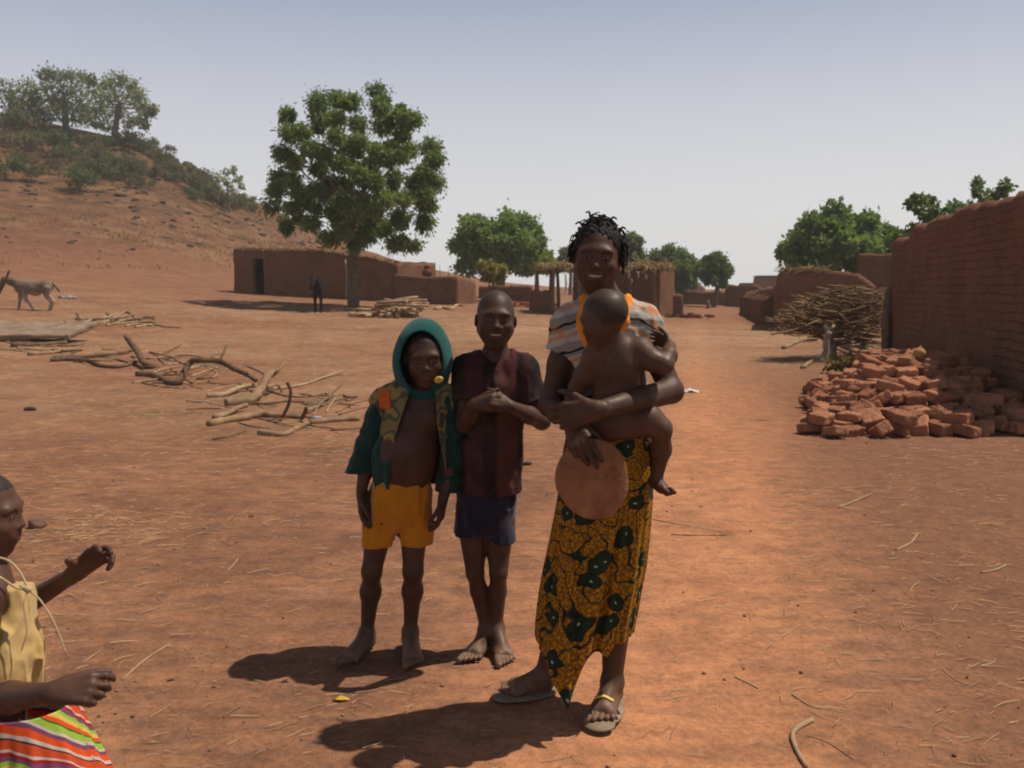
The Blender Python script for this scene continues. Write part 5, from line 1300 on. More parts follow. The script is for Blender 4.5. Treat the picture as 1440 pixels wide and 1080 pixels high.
    mud_wall('brick_house', [a, b, c, c+V(-4.5, .8)], [P(806, 377, 44)[2], P(922, 371, 43)[2], P(941, 378, 47)[2], P(941, 378, 47)[2]], MUD2, 'reddish brick house rising behind the thatched shelter', 'house', seed=25, jag=.08)
    pb = G(942, 441)
    mud_wall('animal_pen', [pb[:2]+V(-.55, .9), pb[:2]+V(-.5, 0), pb[:2]+V(.55, 0), pb[:2]+V(.6, .9)], [pb[2]+.92]*4, MUD, 'low square mud pen at the right foot of the thatched shelter', 'pen', seed=26, thick=.2, dz=.1, jag=.12, ds=.1)
    r = np.random.default_rng(28); mb = MB(); rb = G(962, 447)
    for i in range(34): box_at(mb, V(r.normal()*.55, r.normal()*.2, .05+abs(r.normal())*.05), (.3, .17, .11), r.uniform(0, 3), None, .02, r)
    tag(mb.build('rubble_heap', MUD, None, rb, smooth=False), 'line of loose brick rubble beside the low mud pen', 'rubble', kind='stuff')
    # far end of the road
    mud_wall('far_wall', [pd(958, 74), pd(1024, 73)], [P(960, 409, 74)[2], P(1024, 411, 73)[2]], MUD2, 'long low red wall closing the far end of the road', seed=30, thick=.4, jag=.12, ds=.4)
    mud_wall('far_wall', [pd(1020, 70), pd(1066, 68)], [P(1020, 400, 70)[2], P(1066, 402, 68)[2]], MUD2, 'taller far red wall section left of the whitish building', seed=31, thick=.4, jag=.12, ds=.4)
    mud_wall('ruined_gable', [pd(955, 86), pd(966, 86), pd(975, 85), pd(990, 85)], [P(955, 398, 86)[2], P(966, 386, 86)[2], P(975, 389, 85)[2], P(990, 405, 85)[2]], PINK, 'pale pinkish ruined gable beyond the far wall', seed=32, thick=.4, jag=.2, ds=.3)
    a, b = pd(1064, 80), pd(1118, 78); base = V(*a, 0.0); root = empty('whitish_building', base, 'far whitish block building with a pale metal roof', 'building')
    mud_wall('wall', [a, b, b+V(.8, 4), a+V(.8, 4)], [P(1064, 389, 80)[2]]*4, PINK, parent=root, base=base, closed=True, seed=33, rough=.01, jag=.01, ds=.5, dz=.4)
    v, f = slab([a+V(-.2, -.2), b+V(.2, -.2), b+V(1, 4.2), a+V(.6, 4.2)], P(1064, 388.5, 80)[2], .07, rough=.0)
    obj('roof', v-base, f, simple('pale_metal', (.45, .45, .44), (.6, .6, .58), 4, .5, .5, 0), root, smooth=False)
    v, f = slab([pd(1038, 84), pd(1060, 84), pd(1062, 88), pd(1040, 88)], P(1040, 399, 84)[2], .08, rough=0); b_ = V(*pd(1038, 84), 0.)
    root = empty('far_shed', b_, 'tiny distant shed with a white sheet roof', 'shed')
    obj('roof', v-b_, f, bpy.data.materials['pale_metal'], root, smooth=False)
    mud_wall('wall', [pd(1039, 84.2), pd(1059, 84.2), pd(1060, 87.5), pd(1041, 87.5)], [P(1040, 399.3, 84)[2]]*4, MUD2, parent=root, base=b_, closed=True, ds=.5, dz=.4, rough=.01, jag=0)
    # post on the road
    b = G(995, 434); mb = MB(); vv, ff, _ = tube([V(0, 0, -.05), V(.03, 0, .35), V(.0, 0, .62)], [.12, .10, .09], 8, .2); mb.add(vv, ff)
    tag(mb.build('wooden_post', WOOD, None, b), 'short dark post standing alone on the far road', 'post')
    b = G(1048, 440); mb = MB(); vv, ff, _ = tube([V(0, 0, -.05), V(.05, 0, .3), V(.02, 0, .5)], [.10, .08, .07], 8, .2); mb.add(vv, ff)
    tag(mb.build('wooden_post', WOOD, None, b), 'short stump by the end of the right hand road wall', 'post')
    # right side of the road : buttressed wall
    a, b = pd(1052, 52), pd(1100, 33.5); base = V(*b, 0.0)
    root = empty('roadside_wall', base, 'receding road side mud wall with upright buttresses on the right', 'wall')
    mud_wall('wall', [a, b], [P(1052, 411, 52)[2], P(1100, 402, 33.5)[2]], MUD2, parent=root, base=base, seed=40, jag=.12, ds=.3)
    for k in range(5):
        t = .25+.16*k; q = a+(b-a)*t; mb = MB(); hh = 1.25; d = V(-(b-a)[1], (b-a)[0]); d = d/np.linalg.norm(d); d = d if d[0] < 0 else -d
        w_ = wall_mesh([q, q+d*.75], [float(H(*q))+hh, float(H(*q))+hh*.75], thick=.35, seed=50+k, ds=.2)
        obj('buttress', w_[0]-base, w_[1], MUD2, root, uv=w_[2])
    # house behind the brushwood, broken at its right
    a, b = pd(1102, 31.5), pd(1203, 30.2); c = pd(1236, 29.8); base = V(*a, 0.)
    root = empty('mud_house', base, 'flat mud house with a broken sloping right edge behind the brushwood heap', 'house')
    mud_wall('wall', [a+V(.9, 3.6), a, (a+b)/2, b, c], [P(1102, 382, 31.5)[2]]*2+[P(1150, 380, 30.9)[2], P(1203, 383, 30.2)[2], P(1236, 407, 29.8)[2]], MUD2, parent=root, base=base, seed=44, jag=.10)
    v, f = slab([a+V(.1, .1), b+V(0, .1), b+V(.9, 3.6), a+V(.9, 3.6)], P(1102, 384, 31.5)[2]-.3, .15); obj('roof', v-base, f, MUD2, root)
    r = np.random.default_rng(46); mb = MB()
    for i in range(160):
        t = r.random()*.55; q = a+(b-a)*t; p_ = V(*(q+V(0, r.uniform(-.2, .3))), P(1102, 381, 31.5)[2]+r.uniform(-.03, .1))-base; d = r.normal(size=3)*V(1, 1, .25); d /= np.linalg.norm(d); vv, ff, _ = tube([p_, p_+d*.4], [.02, .01], 4); mb.add(vv, ff)
    mb.build('roof_straw', THATCH, root)
    mud_wall('back_wall', [pd(1204, 35.5), pd(1268, 34.5)], [P(1204, 357, 35.5)[2], P(1268, 356, 34.5)[2]], MUD2, 'higher red wall showing between the broken house and the big near wall', seed=47, jag=.1)
    # the big near wall along the right edge
    line = lambda D: V(5.6+.215*(D-9.2), D)
    ws = [line(19.0)+V(2.5, .9), line(17.4), line(15.6), line(13.6), line(11.5), line(8.95)]
    tz = [2.25, 2.30, 2.44, 2.47, 2.50, 2.56]
    o = mud_wall('mud_wall', ws[::-1], tz[::-1], MUD2, 'big high mud brick wall running along the right edge in shade', seed=60, thick=.45, ds=.12, dz=.09, rough=.10, jag=.11)
    mb = MB(); a = line(17.5)+V(-.3, -.1); vv, ff, _ = tube(smooth_path([V(*a, 1.25), V(*(a+V(.35, .1)), 2.0), V(*(a+V(.9, .3)), 2.62)], 10), [.10, .09, .08], 8, .2, 4); b_ = V(*a, 1.25); mb.add(vv-b_, ff)
    vv, ff, _ = tube(smooth_path([V(*a, 0), V(*(a+V(-.05, 0)), .7), V(*a, 1.3)], 8), [.09, .08, .09], 8, .2, 5); mb.add(vv-b_, ff)
    tag(mb.build('leaning_pole', WOOD, None, b_), 'dark bent pole leaning against the far end of the big wall', 'pole')

# ================= wood, bricks, litter
def build_clutter():
    W1 = simple('weathered_wood', (.17, .105, .062), (.33, .225, .14), 7, .9, .15, .6, .008, 60)
    W2 = simple('bark_wood', (.085, .052, .034), (.19, .12, .075), 8, .9, .15, .7, .010, 50)
    W3 = simple('pale_wood', (.25, .165, .10), (.42, .30, .19), 9, .85, .15, .5, .008, 60)
    CUT = simple('cut_wood_end', (.40, .24, .11), (.52, .34, .18), 30)
    def at(px, py, lift): g = G(px, py+lift); q = P(px, py, g[1]); return V(q[0], q[1], q[2])
    def branch(pts, rpx, mat, label, cat='branch', group=None, twigs=(), name='branch', seed=1):
        q = [at(x, y, l[0] if l else 0) for x, y, *l in pts]; D = np.mean([a[1] for a in q]); k = D/1300
        rr = [a*k for a in (rpx if isinstance(rpx, (list, tuple)) else [rpx, rpx*.8])]
        q = [V(a[0], a[1], max(a[2]+(rr[0]*.3), float(H(a[0], a[1]))+rr[0]*.55)) for a in q]
        b = q[0].copy(); b[2] = float(H(b[0], b[1])); root_pts = [a-b for a in q]
        mb = MB(); vv, ff, uv = tube(smooth_path(root_pts, max(10, 6*len(q))), rr, 9, .16, seed); mb.add(vv, ff, uv=uv)
        for tw, tr in twigs:
            tq = [at(x, y, l[0] if l else 0)-b for x, y, *l in tw]; vv, ff, uv = tube(smooth_path(tq, 12), [tr*k, tr*k*.5], 7, .15, seed+3); mb.add(vv, ff, uv=uv)
        return tag(mb.build(name, mat, None, b), label, cat, group)
    branch([(16,486,2),(50,487),(93,484)], [3.8, 3.2], W2, 'thick straight log lying just in front of the grey slab', 'log', name='log')
    branch([(40,500),(70,498),(93,493,2),(116,492,2)], [3.2, 2.2], W1, 'crooked branch lying below the grey slab')
    branch([(71,509),(96,508),(124,509),(144,517),(173,517),(198,509)], [4, 3, 2.5], W2, 'long wavy branch lying left of the upright broken limb')
    branch([(76,504,4),(124,502,2),(156,499,3),(189,493,3)], [3, 2], W2, 'straight branch lying above the long wavy one')
    branch([(178,475,30),(193,495,16),(204,513,5),(218,518,0)], [4.2, 5], W2, 'broken limb tilted up with a pale split end at the left')
    branch([(193,529),(218,531),(242,542),(255,533,9),(267,511,28),(284,508,32),(307,509,30),(332,521,20),(350,530,12),(361,537,6)], [5, 5, 4.5, 4, 3], W2, 'large crooked dark branch arching above the ground with a forked twig', twigs=[([(309,508,30),(314,497,40),(319,485,50)], 2.2), ([(267,514,28),(250,508,30),(240,502,30)], 1.4), ([(284,509,30),(300,500,30),(312,498,20)], 1.0)])
    branch([(318,571),(334,567,3),(354,563,5),(368,547,13),(377,530,26),(385,526,26)], [6.5, 6.5, 6, 5.5], W1, 'thickest sawn limb with a pale cut end, propped up in the middle of the wood', 'branch', twigs=[([(376,528,26),(361,520,28),(347,515,24)], 3), ([(383,528,26),(392,520,34),(400,510,42)], 3), ([(376,545,12),(390,541,12),(397,552,0)], 3.0)])
    branch([(291,560),(314,556,2),(338,546,6),(359,543,6)], [4, 3.5], W3, 'pale barkless branch left of the thickest limb')
    branch([(372,549),(404,547),(431,541),(459,530,2),(484,522,4)], [2.8, 2, 1.4], W3, 'long pale branch pointing up to the right')
    branch([(375,550),(404,558),(431,559),(462,553)], [2.2, 1.2], W1, 'slim bent branch below the long pale one')
    branch([(343,567,3),(375,568,2),(404,565,3),(448,568)], [1.9, 1.1], W2, 'thin dark straight stick crossing the middle of the wood')
    branch([(404,538,54),(409,552,40),(405,572,20),(396,589,2)], [2.6, 2.2], W2, 'curved stick standing upright like a bow')
    branch([(294,600),(314,594,1),(347,588,3),(368,583,4),(384,586,2),(422,589)], [5.5, 5.5, 5, 4], W1, 'thick pale bottom log with a tapering left end', 'log', name='log')
    branch([(301,590),(319,583,3),(336,574,7),(347,571,7)], [4, 3.5], W1, 'short branch leaning on the thickest limb from the left')
    branch([(365,612),(397,614),(415,605,1),(433,596,3)], [4.5, 3.5], W1, 'bent log lying nearest in front of the wood', 'log', name='log')
    branch([(435,596,1),(467,594),(505,592)], [4.5, 4], W1, 'straight smooth log running towards the hooded boy', 'log', name='log')
    branch([(431,574,18),(429,580,10),(425,590,0)], [2.6, 2.8], W2, 'short stub standing up by the straight smooth log')
    r = np.random.default_rng(5)
    rx = np.random.default_rng(71); extra = []
    for q in range(44):
        cx_, cy_ = [(450, 570), (400, 595), (330, 570), (250, 525), (230, 510), (110, 500), (60, 485), (470, 560)][q % 8]; a_ = rx.normal()*.35; x_, y_ = cx_+rx.normal()*38, cy_+rx.normal()*11; l_ = rx.uniform(9, 26)
        extra.append([(x_-l_, y_+l_*a_*.4), (x_, y_+rx.uniform(-2, 2), rx.uniform(0, 7)), (x_+l_, y_-l_*a_*.4, rx.uniform(0, 4))])
    for i, pts in enumerate(extra+[[(431,583),(451,570,4),(469,552,2),(484,540)], [(459,581),(466,568,4),(474,556)], [(473,581),(495,568,2),(522,562)], [(477,584),(500,578),(522,572)], [(428,580),(445,572,5),(462,568)], [(440,586),(452,566,8),(466,556,6)], [(420,592),(440,600),(470,604)], [(300,549),(320,545),(345,540)], [(335,595),(355,601),(380,603)],
                             [(200,540),(230,545),(262,547)], [(212,526),(235,518,3),(252,516)], [(222,500),(240,491,4),(256,485)], [(240,520),(255,530),(270,540)], [(270,530),(290,522),(305,517)], [(186,539),(205,537),(222,536)], [(120,480),(112,492),(100,500)], [(290,517),(305,525),(300,533)], [(90,452),(100,460),(104,470)], [(5,478),(30,482),(95,477)], [(0,472),(20,486),(60,494)], [(215,540,0),(250,538,2),(285,548)], [(230,505),(260,500,3),(285,503)], [(262,520),(285,514,3),(310,520)], [(0,492),(25,494),(50,498)]]):
        branch(pts, [1.4, .7], (W3, W1, W2)[i % 3], 'thin twig lying among the scattered branches', 'twig', 'thin twigs among the scattered branches', name='twig', seed=i)
    bg = [[(108,455),(129,451,2),(154,444,5)], [(158,457),(208,453,2),(229,460),(254,462)], [(108,442,6),(113,450,2),(124,450)], [(133,457),(150,452,4),(178,437,10)], [(150,459),(180,450,3),(196,449)], [(163,455),(190,449,4),(217,447)], [(130,449,4),(150,447,6),(168,439,8)], [(150,441,8),(165,450,3),(175,456)], [(176,438,8),(186,444,5),(190,452)], [(176,460),(195,456,2),(215,460)], [(120,454),(140,457,1),(158,453)], [(195,450,4),(205,446,6),(217,450,1)], [(190,461),(215,457,1),(240,461)], [(152,449,6),(175,446,7),(192,441,7)]]
    for i, pts in enumerate(bg):
        branch(pts, [1.8, 1.1], (W3, W1, W2)[i % 3], 'stick in the small far pile of brushwood behind the grey slab', 'stick', 'sticks of the small far brushwood pile', name='stick', seed=40+i)
    # grey slab
    g = G(48, 481); w = g[1]/1300
    F = Field((-3, -1.6, -.1), (1.6, 1.6, .6), .04); F.custom(lambda F_, X, Y_, Z: np.maximum(np.maximum(np.abs(Y_-.1)-.55+.04*np.sin(X*3), np.abs(Z-.16)-.07), np.abs(X+.7)-2.2), 'set'); F.disp(lambda X, Y_, Z: .10*fbm(X*1.6, Y_*3, Z*4, 4)+.025*fbm(X*8, Y_*8, Z*8, 3))
    F.custom(lambda X, Y_, Z: (X-1.05-.15*Y_)+0*Z); F.custom(lambda X, Y_, Z: (-2.6-X)+0*Z+0*Y_)
    v, f = F.mesh(); o = obj('weathered_slab', v, f, simple('grey_wood', (.17, .12, .088), (.29, .215, .16), 3.5, .9, .15, .4, .02, 12), None, g+V(-.2, .35, .05)); o.rotation_euler = (math.radians(14), 0, 0)
    tag(o, 'broad grey weathered slab of wood lying at the left edge beyond the branches', 'slab')
    # plastic scraps
    for px, py, s, c, lb in ((446, 589, .055, ((.10, .16, .32), (.45, .5, .6)), 'crumpled blue and white plastic bag caught in the twigs'), (968, 552, .13, ((.40, .36, .32), (.62, .58, .54)), 'crumpled whitish plastic sheet on the path right of the woman'), (98, 420, .3, ((.14, .17, .2), (.3, .33, .36)), 'bluish scrap of plastic on the ground behind the donkey'), (953, 545, .06, ((.45, .42, .38), (.6, .57, .52)), 'little white plastic scrap beside the larger sheet')):
        b = G(px, py); n = 26; U, W = np.meshgrid(np.linspace(-1, 1, n), np.linspace(-1, 1, n)); rr = 1+.3*fbm(U*2+px, W*2, o=3)
        v = np.stack([U*s*rr, W*s*.6*rr, s*.28*(1-np.maximum(abs(U), abs(W)))+s*.35*np.abs(fbm(U*3+px, W*3, o=3))], -1).reshape(-1, 3)
        i, j = np.meshgrid(np.arange(n-1), np.arange(n-1), indexing='ij'); a = (i*n+j).ravel()
        tag(obj('plastic_scrap', v, np.stack([a, a+1, a+n+1, a+n], 1), simple('plastic_%d' % px, c[0], c[1], 22, .45, .5, 0), None, b+V(0, 0, .004)), lb, 'plastic')
    # firewood stack by the shade tree
    cb = G(545, 447); r = np.random.default_rng(14)
    for i in range(40):
        lay = 0 if i < 17 else (1 if i < 29 else 2)
        if lay < 2: x = r.uniform(-1.25+.25*lay, 1.15-.1*lay); z = .09+.17*lay
        else: x = r.uniform(-.1, 1.0); z = .40+.12*r.random()+(.12 if i > 34 else 0)
        y = r.uniform(-.1, .55); yaw = r.normal()*.45+(1.5 if lay < 2 and r.random() < .8 else .15); L = r.uniform(.5, .95) if lay < 2 else r.uniform(.9, 1.3)
        d = V(math.cos(yaw), math.sin(yaw), r.normal()*.06); a = V(x, y, z)-d*L/2; rad = r.uniform(.045, .085)
        c0 = V(cb[0]+x, cb[1]+y, float(H(cb[0]+x, cb[1]+y))+z)
        mb = MB(); vv, ff, uv = tube(smooth_path([-d*L/2, r.normal(size=3)*.03, d*L/2], 7), [rad, rad*.9], 7, .2, i); mb.add(vv, ff, uv=uv)
        o = mb.build('firewood_log', W3 if r.random() < .55 else W1, None, c0, smooth=True); o.data.materials.append(CUT)
        mi = np.zeros(len(o.data.polygons), dtype=np.int32); mi[-2:] = 1; o.data.polygons.foreach_set('material_index', mi)
        tag(o, 'split firewood log in the stack at the foot of the shade tree', 'log', 'firewood logs stacked by the shade tree')
    branch([(612,436),(622,434),(634,436),(642,431),(651,431)], [2.6, 2.2], W3, 'pale bent log lying alone in front of the courtyard wall', 'log', name='log')
    # upright pale pole by the house door side
    b = G(487, 421); mb = MB()
    vv, ff, _ = tube(smooth_path([V(0, 0, 0), V(.05, 0, 1.0), V(-.02, 0, 1.9)], 9), [.05, .04], 7, .2); mb.add(vv, ff)
    tag(mb.build('pale_pole', W3, None, b), 'pale pole standing against the long house left of the tree trunk', 'pole')
    # mud bricks
    BR = mud_mat('sun_dried_brick', (.255, .112, .064), (.36, .165, .095), False); r = np.random.default_rng(33)
    def brick(seed):
        rr = np.random.default_rng(seed); L, W_, Hh = .235*rr.uniform(.8, 1.12), .150*rr.uniform(.85, 1.15), .098*rr.uniform(.85, 1.15)
        F = Field((-.18, -.13, -.10), (.18, .13, .10), .009)
        o = rr.random(3)*40
        F.custom(lambda F_, X, Y_, Z: np.sqrt(np.maximum(np.abs(X)-L/2+.014, 0)**2+np.maximum(np.abs(Y_)-W_/2+.014, 0)**2+np.maximum(np.abs(Z)-Hh/2+.014, 0)**2)-.014, 'set')
        F.disp(lambda X, Y_, Z: .013*fbm(X*11+o[0], Y_*11+o[1], Z*11+o[2], 3)+.006*fbm(X*40+o[0], Y_*40, Z*40, 2)-.003)
        v, f = F.mesh(); return mesh_data('brick', v, f, mats=[BR], uv=v[:, :2])
    kinds = [brick(i) for i in range(9)]
    def foot_h(x, y):      # layers of the pile at this spot
        px = 720+1300*x/y
        f = np.interp(y, [8.5, 8.9, 9.4, 10.2, 11.0, 12.2], [0, 1.2, 2.4, 4.0, 5.9, 5.4])+.7*float(vnoise(np.array(x*1.7), np.array(y*1.7)))
        l = np.interp(px, [1138, 1150, 1185, 1206, 1230, 1345, 1460], [0, 1.3, 2.4, 4.0, 6.0, 6.0, 5.0])
        return min(f, l)
    n = 0
    for lay in range(6):
        y = 8.70
        while y < 12.3:
            x = 2.75+r.uniform(0, .1)
            while x < 5.35:
                xx, yy = x+r.normal()*.05, y+r.normal()*.06
                hh = foot_h(xx, yy)
                # only bricks that show : within about two layers of the surface
                if hh > lay+.3 and hh < lay+2.1 or (hh > lay+.3 and yy < 9.1):
                    o = bpy.data.objects.new('mud_brick', kinds[n % 9]); COL.objects.link(o)
                    big = r.random() < .30
                    o.location = (xx, yy, float(H(xx, yy))+.05+lay*.098+r.uniform(-.008, .025)); o.rotation_euler = (r.normal()*(.5 if big else .14), r.normal()*(.4 if big else .12), r.normal()*.8+(1.57 if r.random() < .4 else 0))
                    sh = 720+1300*xx/yy > 1355
                    tag(o, 'rough red mud brick in the %s part of the brick pile' % ('shaded right' if sh else 'sunlit left'), 'brick', 'mud bricks in the %s part of the pile' % ('shaded' if sh else 'sunlit')); n += 1
                x += .245
            y += .20
    print('bricks', n)
    b = V(4.55, 10.4, .72); F = Field((-.1, -.1, -.1), (.1, .1, .14), .006); F.ell((0, 0, 0), (.072, .072, .068)); F.cone((0, 0, .05), (.01, 0, .09), .018, .010, k=.02); v, f = F.mesh()
    g = P(1293, 497, 10.9); tag(obj('gourd', v, f, simple('gourd_skin', (.30, .17, .06), (.42, .25, .10), 14), None, g), 'small round yellowish gourd on top of the brick pile', 'gourd')
    # brushwood rack
    rb = G(1166, 509); r = np.random.default_rng(17); WG = simple('grey_trunk_wood', (.20, .155, .115), (.40, .32, .25), 6, .9, .15, .6, .01, 40)
    for k, (px, py, top, lean, lb) in enumerate(((1158, 509, (1166, 466), .0, 'left pale forked stump holding up the brushwood'), (1171, 507, (1170, 465), 0, 'right pale stump holding up the brushwood'), (1215, 500, (1212, 462), 0, 'shaded support stump under the right of the brushwood'))):
        a = G(px, py); t = P(top[0], top[1], a[1]+.05)-a; mb = MB()
        vv, ff, _ = tube(smooth_path([V(-.06, 0, -.03), t*.3+V(.02, 0, 0), t*.7+V(-.03, 0, 0), t], 12), [.11, .075, .06, .055], 9, .2, k); mb.add(vv, ff)
        for s in (-1, 1): vv, ff, _ = tube([t, t+V(s*.10, .02, .12)], [.045, .03], 7, .1); mb.add(vv, ff)
        vv, ff, _ = tube([V(0, 0, .04), V(-.22, -.08, .0)], [.05, .02], 6, .1); mb.add(vv, ff)
        tag(mb.build('forked_stump', WG, None, a), lb, 'stump')
    D = rb[1]+.6; mb = MB(); c0 = P(1175, 440, D)
    for i in range(540):
        px = r.uniform(1106, 1242); top = np.interp(px, [1106, 1130, 1150, 1175, 1210, 1242], [452, 440, 424, 408, 406, 412]); bot = np.interp(px, [1106, 1150, 1180, 1242], [468, 466, 478, 490])
        py = top+(bot-top)*r.random()**1.5
        a = P(px, py, D+r.normal()*.4+.2); yaw = r.normal()*.5; L = r.uniform(.3, 1.05); d = V(math.cos(yaw), math.sin(yaw)*.8, r.normal()*.18-.16*(px < 1160))
        rad = r.choice([.009, .013, .02, .03], p=[.4, .35, .18, .07]); t = np.clip(r.random(), 0, 1); cc = V(.09, .058, .038)*(1-t)+V(.34, .22, .12)*t
        vv, ff, _ = tube(smooth_path([a-d*L/2, a+r.normal(size=3)*.05, a+d*L/2], 7), [rad, rad*.6], 5, .1, i); mb.add(vv-c0, ff, col=cc)
    m, nt, b = nmat('brushwood', .9, .15); atn = N(nt, 'ShaderNodeAttribute', attribute_name='col'); nt.links.new(atn.outputs[0], b.inputs['Base Color'])
    tag(mb.build('brushwood_heap', m, None, c0), 'tangled heap of dry stalks and brushwood raised on stumps beside the big wall', 'brushwood', kind='stuff')
    for k, pts in enumerate(([(1102, 469), (1118, 462, 3), (1140, 464)], [(1108, 462, 5), (1125, 456, 6), (1142, 458, 3)], [(1100, 466), (1112, 470), (1132, 471)], [(1176, 482, 3), (1195, 492, 2), (1215, 500)], [(1180, 486, 6), (1205, 488, 8), (1225, 495)], [(1102, 491), (1125, 482), (1150, 478, 4)], [(1195, 500), (1180, 492, 4), (1172, 484, 10)], [(1128, 519), (1145, 508), (1160, 504)], [(1205, 505), (1225, 498, 3), (1245, 502)])):
        branch(pts, [3, 2.2], W3 if k in (0, 1) else W1, 'loose branch lying under and beside the raised brushwood', 'branch', 'loose branches round the raised brushwood', seed=70+k)
    r = np.random.default_rng(61); b = G(1200, 525); cl = [(V(r.normal()*.14, r.normal()*.10, .08+.07*r.random()), .11) for _ in range(12)]
    v, f, col = leaf_cloud(r, cl, 60, .09, (.07, .05, .02), (.17, .12, .05), shell=.1); tag(obj('weed_clump', v, f, LEAF, None, b, col=col, smooth=False), 'dry yellowish weed clump at the left end of the brick pile', 'weed')
    # stalks one can pick out on the ground
    for k, (pts, rp, lb) in enumerate((([(918, 731), (960, 740), (1018, 752)], 1.5, 'dry reed stalk on the path just right of the woman'), ([(943, 753), (985, 754), (1022, 753)], 1.2, 'straight dark thin stick below the reed on the path'), ([(1142, 1015), (1122, 1028), (1114, 1045), (1120, 1062), (1134, 1082)], [4.5, 3.5, 3], 'curved pale root like a hook at the bottom right'), ([(1135, 1038), (1165, 1052), (1200, 1070)], 1.3, 'thin dark twig beside the hook shaped root'), ([(1113, 984), (1145, 996), (1190, 1010)], 1.5, 'pale straw stalk above the hook shaped root'), ([(1325, 947), (1345, 958), (1365, 970)], 1.8, 'straw stalk at the lower right'), ([(1033, 953), (1050, 961), (1066, 970)], 2.2, 'short reed piece right of the sandalled foot'), ([(172, 957), (205, 932), (238, 908)], 2.5, 'long pale reed right of the small child\'s lower hand'), ([(1260, 775), (1280, 768), (1290, 752)], 3, 'forked pale twig alone on the right side ground'), ([(1380, 808), (1398, 806), (1415, 799)], 3.0, 'short curved twig near the right edge'), ([(320, 805), (328, 796), (335, 788)], 1.8, 'short pale straw left of the hooded boy'), ([(1180, 715), (1200, 708), (1225, 697)], 2.4, 'pale husk strip on the ground below the brick pile'), ([(1040, 590), (1110, 592), (1135, 585)], 1.2, 'thin straw leading to the left corner of the brick pile'))):
        branch(pts, rp*.6 if not isinstance(rp, list) else rp, W3 if 'dark' not in lb else W2, lb, 'stalk', name='dry_stalk', seed=90+k)
    # yellow leaf
    b = G(479, 989); v = [(-.030, 0, .006), (0, -.016, .012), (.034, .0, .006), (0, .016, .014), (-.030, 0, .003), (0, -.016, .009), (.034, 0, .003), (0, .016, .011)]
    tag(obj('fallen_leaf', v, [(0, 1, 2, 3), (7, 6, 5, 4), (0, 4, 5, 1), (1, 5, 6, 2), (2, 6, 7, 3), (3, 7, 4, 0)], simple('yellow_leaf', (.50, .30, .03), (.60, .40, .06), 60), None, b), 'single yellow leaf on the ground between the two shadows', 'leaf')
    # straw litter and clods : nobody could count them
    r = np.random.default_rng(99); m, nt, b = nmat('straw', .85, .2); atn = N(nt, 'ShaderNodeAttribute', attribute_name='col'); nt.links.new(atn.outputs[0], b.inputs['Base Color'])
    n = 21000; D = 2.2*(42/2.2)**r.random(n); px = r.uniform(-60, 1500, n); x = (px-720)/1300*D
    dens = .25+.75*np.clip(.2+1.6*fbm(x*.5, D*.5, o=3), 0, 1); dens *= 1-.6*path_mask(x, D); dens *= np.clip(.22+D*.07, 0, 1)
    dens = np.where((D > 12) & (px > 560) & (px < 1200), dens+.45, dens)
    keep = r.random(n) < dens; x, D = x[keep], D[keep]
    ex = r.normal(size=(700, 2)); x = np.concatenate([x, -1.0+ex[:350, 0]*.32, -2.45+ex[350:, 0]*.40]); D = np.concatenate([D, 8.6+ex[:350, 1]*.35, 5.3+ex[350:, 1]*.22])
    z = H(x, D)+.006; n = len(x); L = (.010+.042*r.random(n)**2.6)*(1+D*.05); yaw = r.normal(size=n)*.7+.25*r.integers(0, 2, n)*2; w = L*.009+.0005+D*.00015
    d = np.stack([np.cos(yaw), np.sin(yaw), r.normal(size=n)*.10], 1); s = np.stack([-np.sin(yaw), np.cos(yaw), np.zeros(n)], 1); c = np.stack([x, D, z], 1); up = V(0, 0, 1)
    bend = s*(r.normal(size=n)*L*.15)[:, None]
    A, M_, B = c-d*L[:, None], c+bend+up*(w*.8)[:, None], c+d*L[:, None]; W_ = w[:, None]
    q = np.stack([A-s*W_, M_-s*W_, B-s*W_*.5, A+s*W_, M_+s*W_, B+s*W_*.5, A+up*W_*1.6, M_+up*W_*1.6, B+up*W_], 1)
    base = (np.arange(n)*9)[:, None]; fs = [(0, 1, 7, 6), (1, 2, 8, 7), (6, 7, 4, 3), (7, 8, 5, 4)]
    f = np.vstack([base+np.array(t)[None] for t in fs]); t = r.random(n)[:, None]; col = V(.22, .125, .07)*(1-t)+V(.44, .30, .165)*t; col = np.repeat(col, 9, axis=0)
    tag(obj('straw_litter', q.reshape(-1, 3), f, m, col=col), 'bits of dry straw scattered over the red earth', 'straw', kind='stuff')
    n = 3800; D = 2.2*(30/2.2)**r.random(n); px = r.uniform(-60, 1500, n); x = (px-720)/1300*D; keep = r.random(n) < .15+.85*np.clip(.1+1.8*fbm(x*.7+5, D*.7, o=3), 0, 1)*(1-.6*path_mask(x, D)); x, D = x[keep], D[keep]; n = len(x)
    v0, f0 = rock(r, (1, .9, .7), 1); s = (.002+.007*r.random(n)**3.5)*(1+.05*D); yaw = r.uniform(0, 6.28, n); cs, sn = np.cos(yaw)[:, None], np.sin(yaw)[:, None]
    vx = v0[None, :, 0]*cs-v0[None, :, 1]*sn; vy = v0[None, :, 0]*sn+v0[None, :, 1]*cs; vz = np.repeat(v0[None, :, 2], n, 0)
    q = np.stack([vx, vy, vz], -1)*s[:, None, None]+np.stack([x, D, H(x, D)+s*.3], 1)[:, None]; f = (np.arange(n)*len(v0))[:, None, None]+f0[None]
    t = r.random(n)[:, None]; col = np.repeat(V(.13, .068, .042)*(1-t)+V(.30, .165, .10)*t, len(v0), axis=0)
    tag(obj('clods', q.reshape(-1, 3), f.reshape(-1, 3), m, col=col), 'small clods and pebbles strewn over the earth', 'pebbles', kind='stuff')
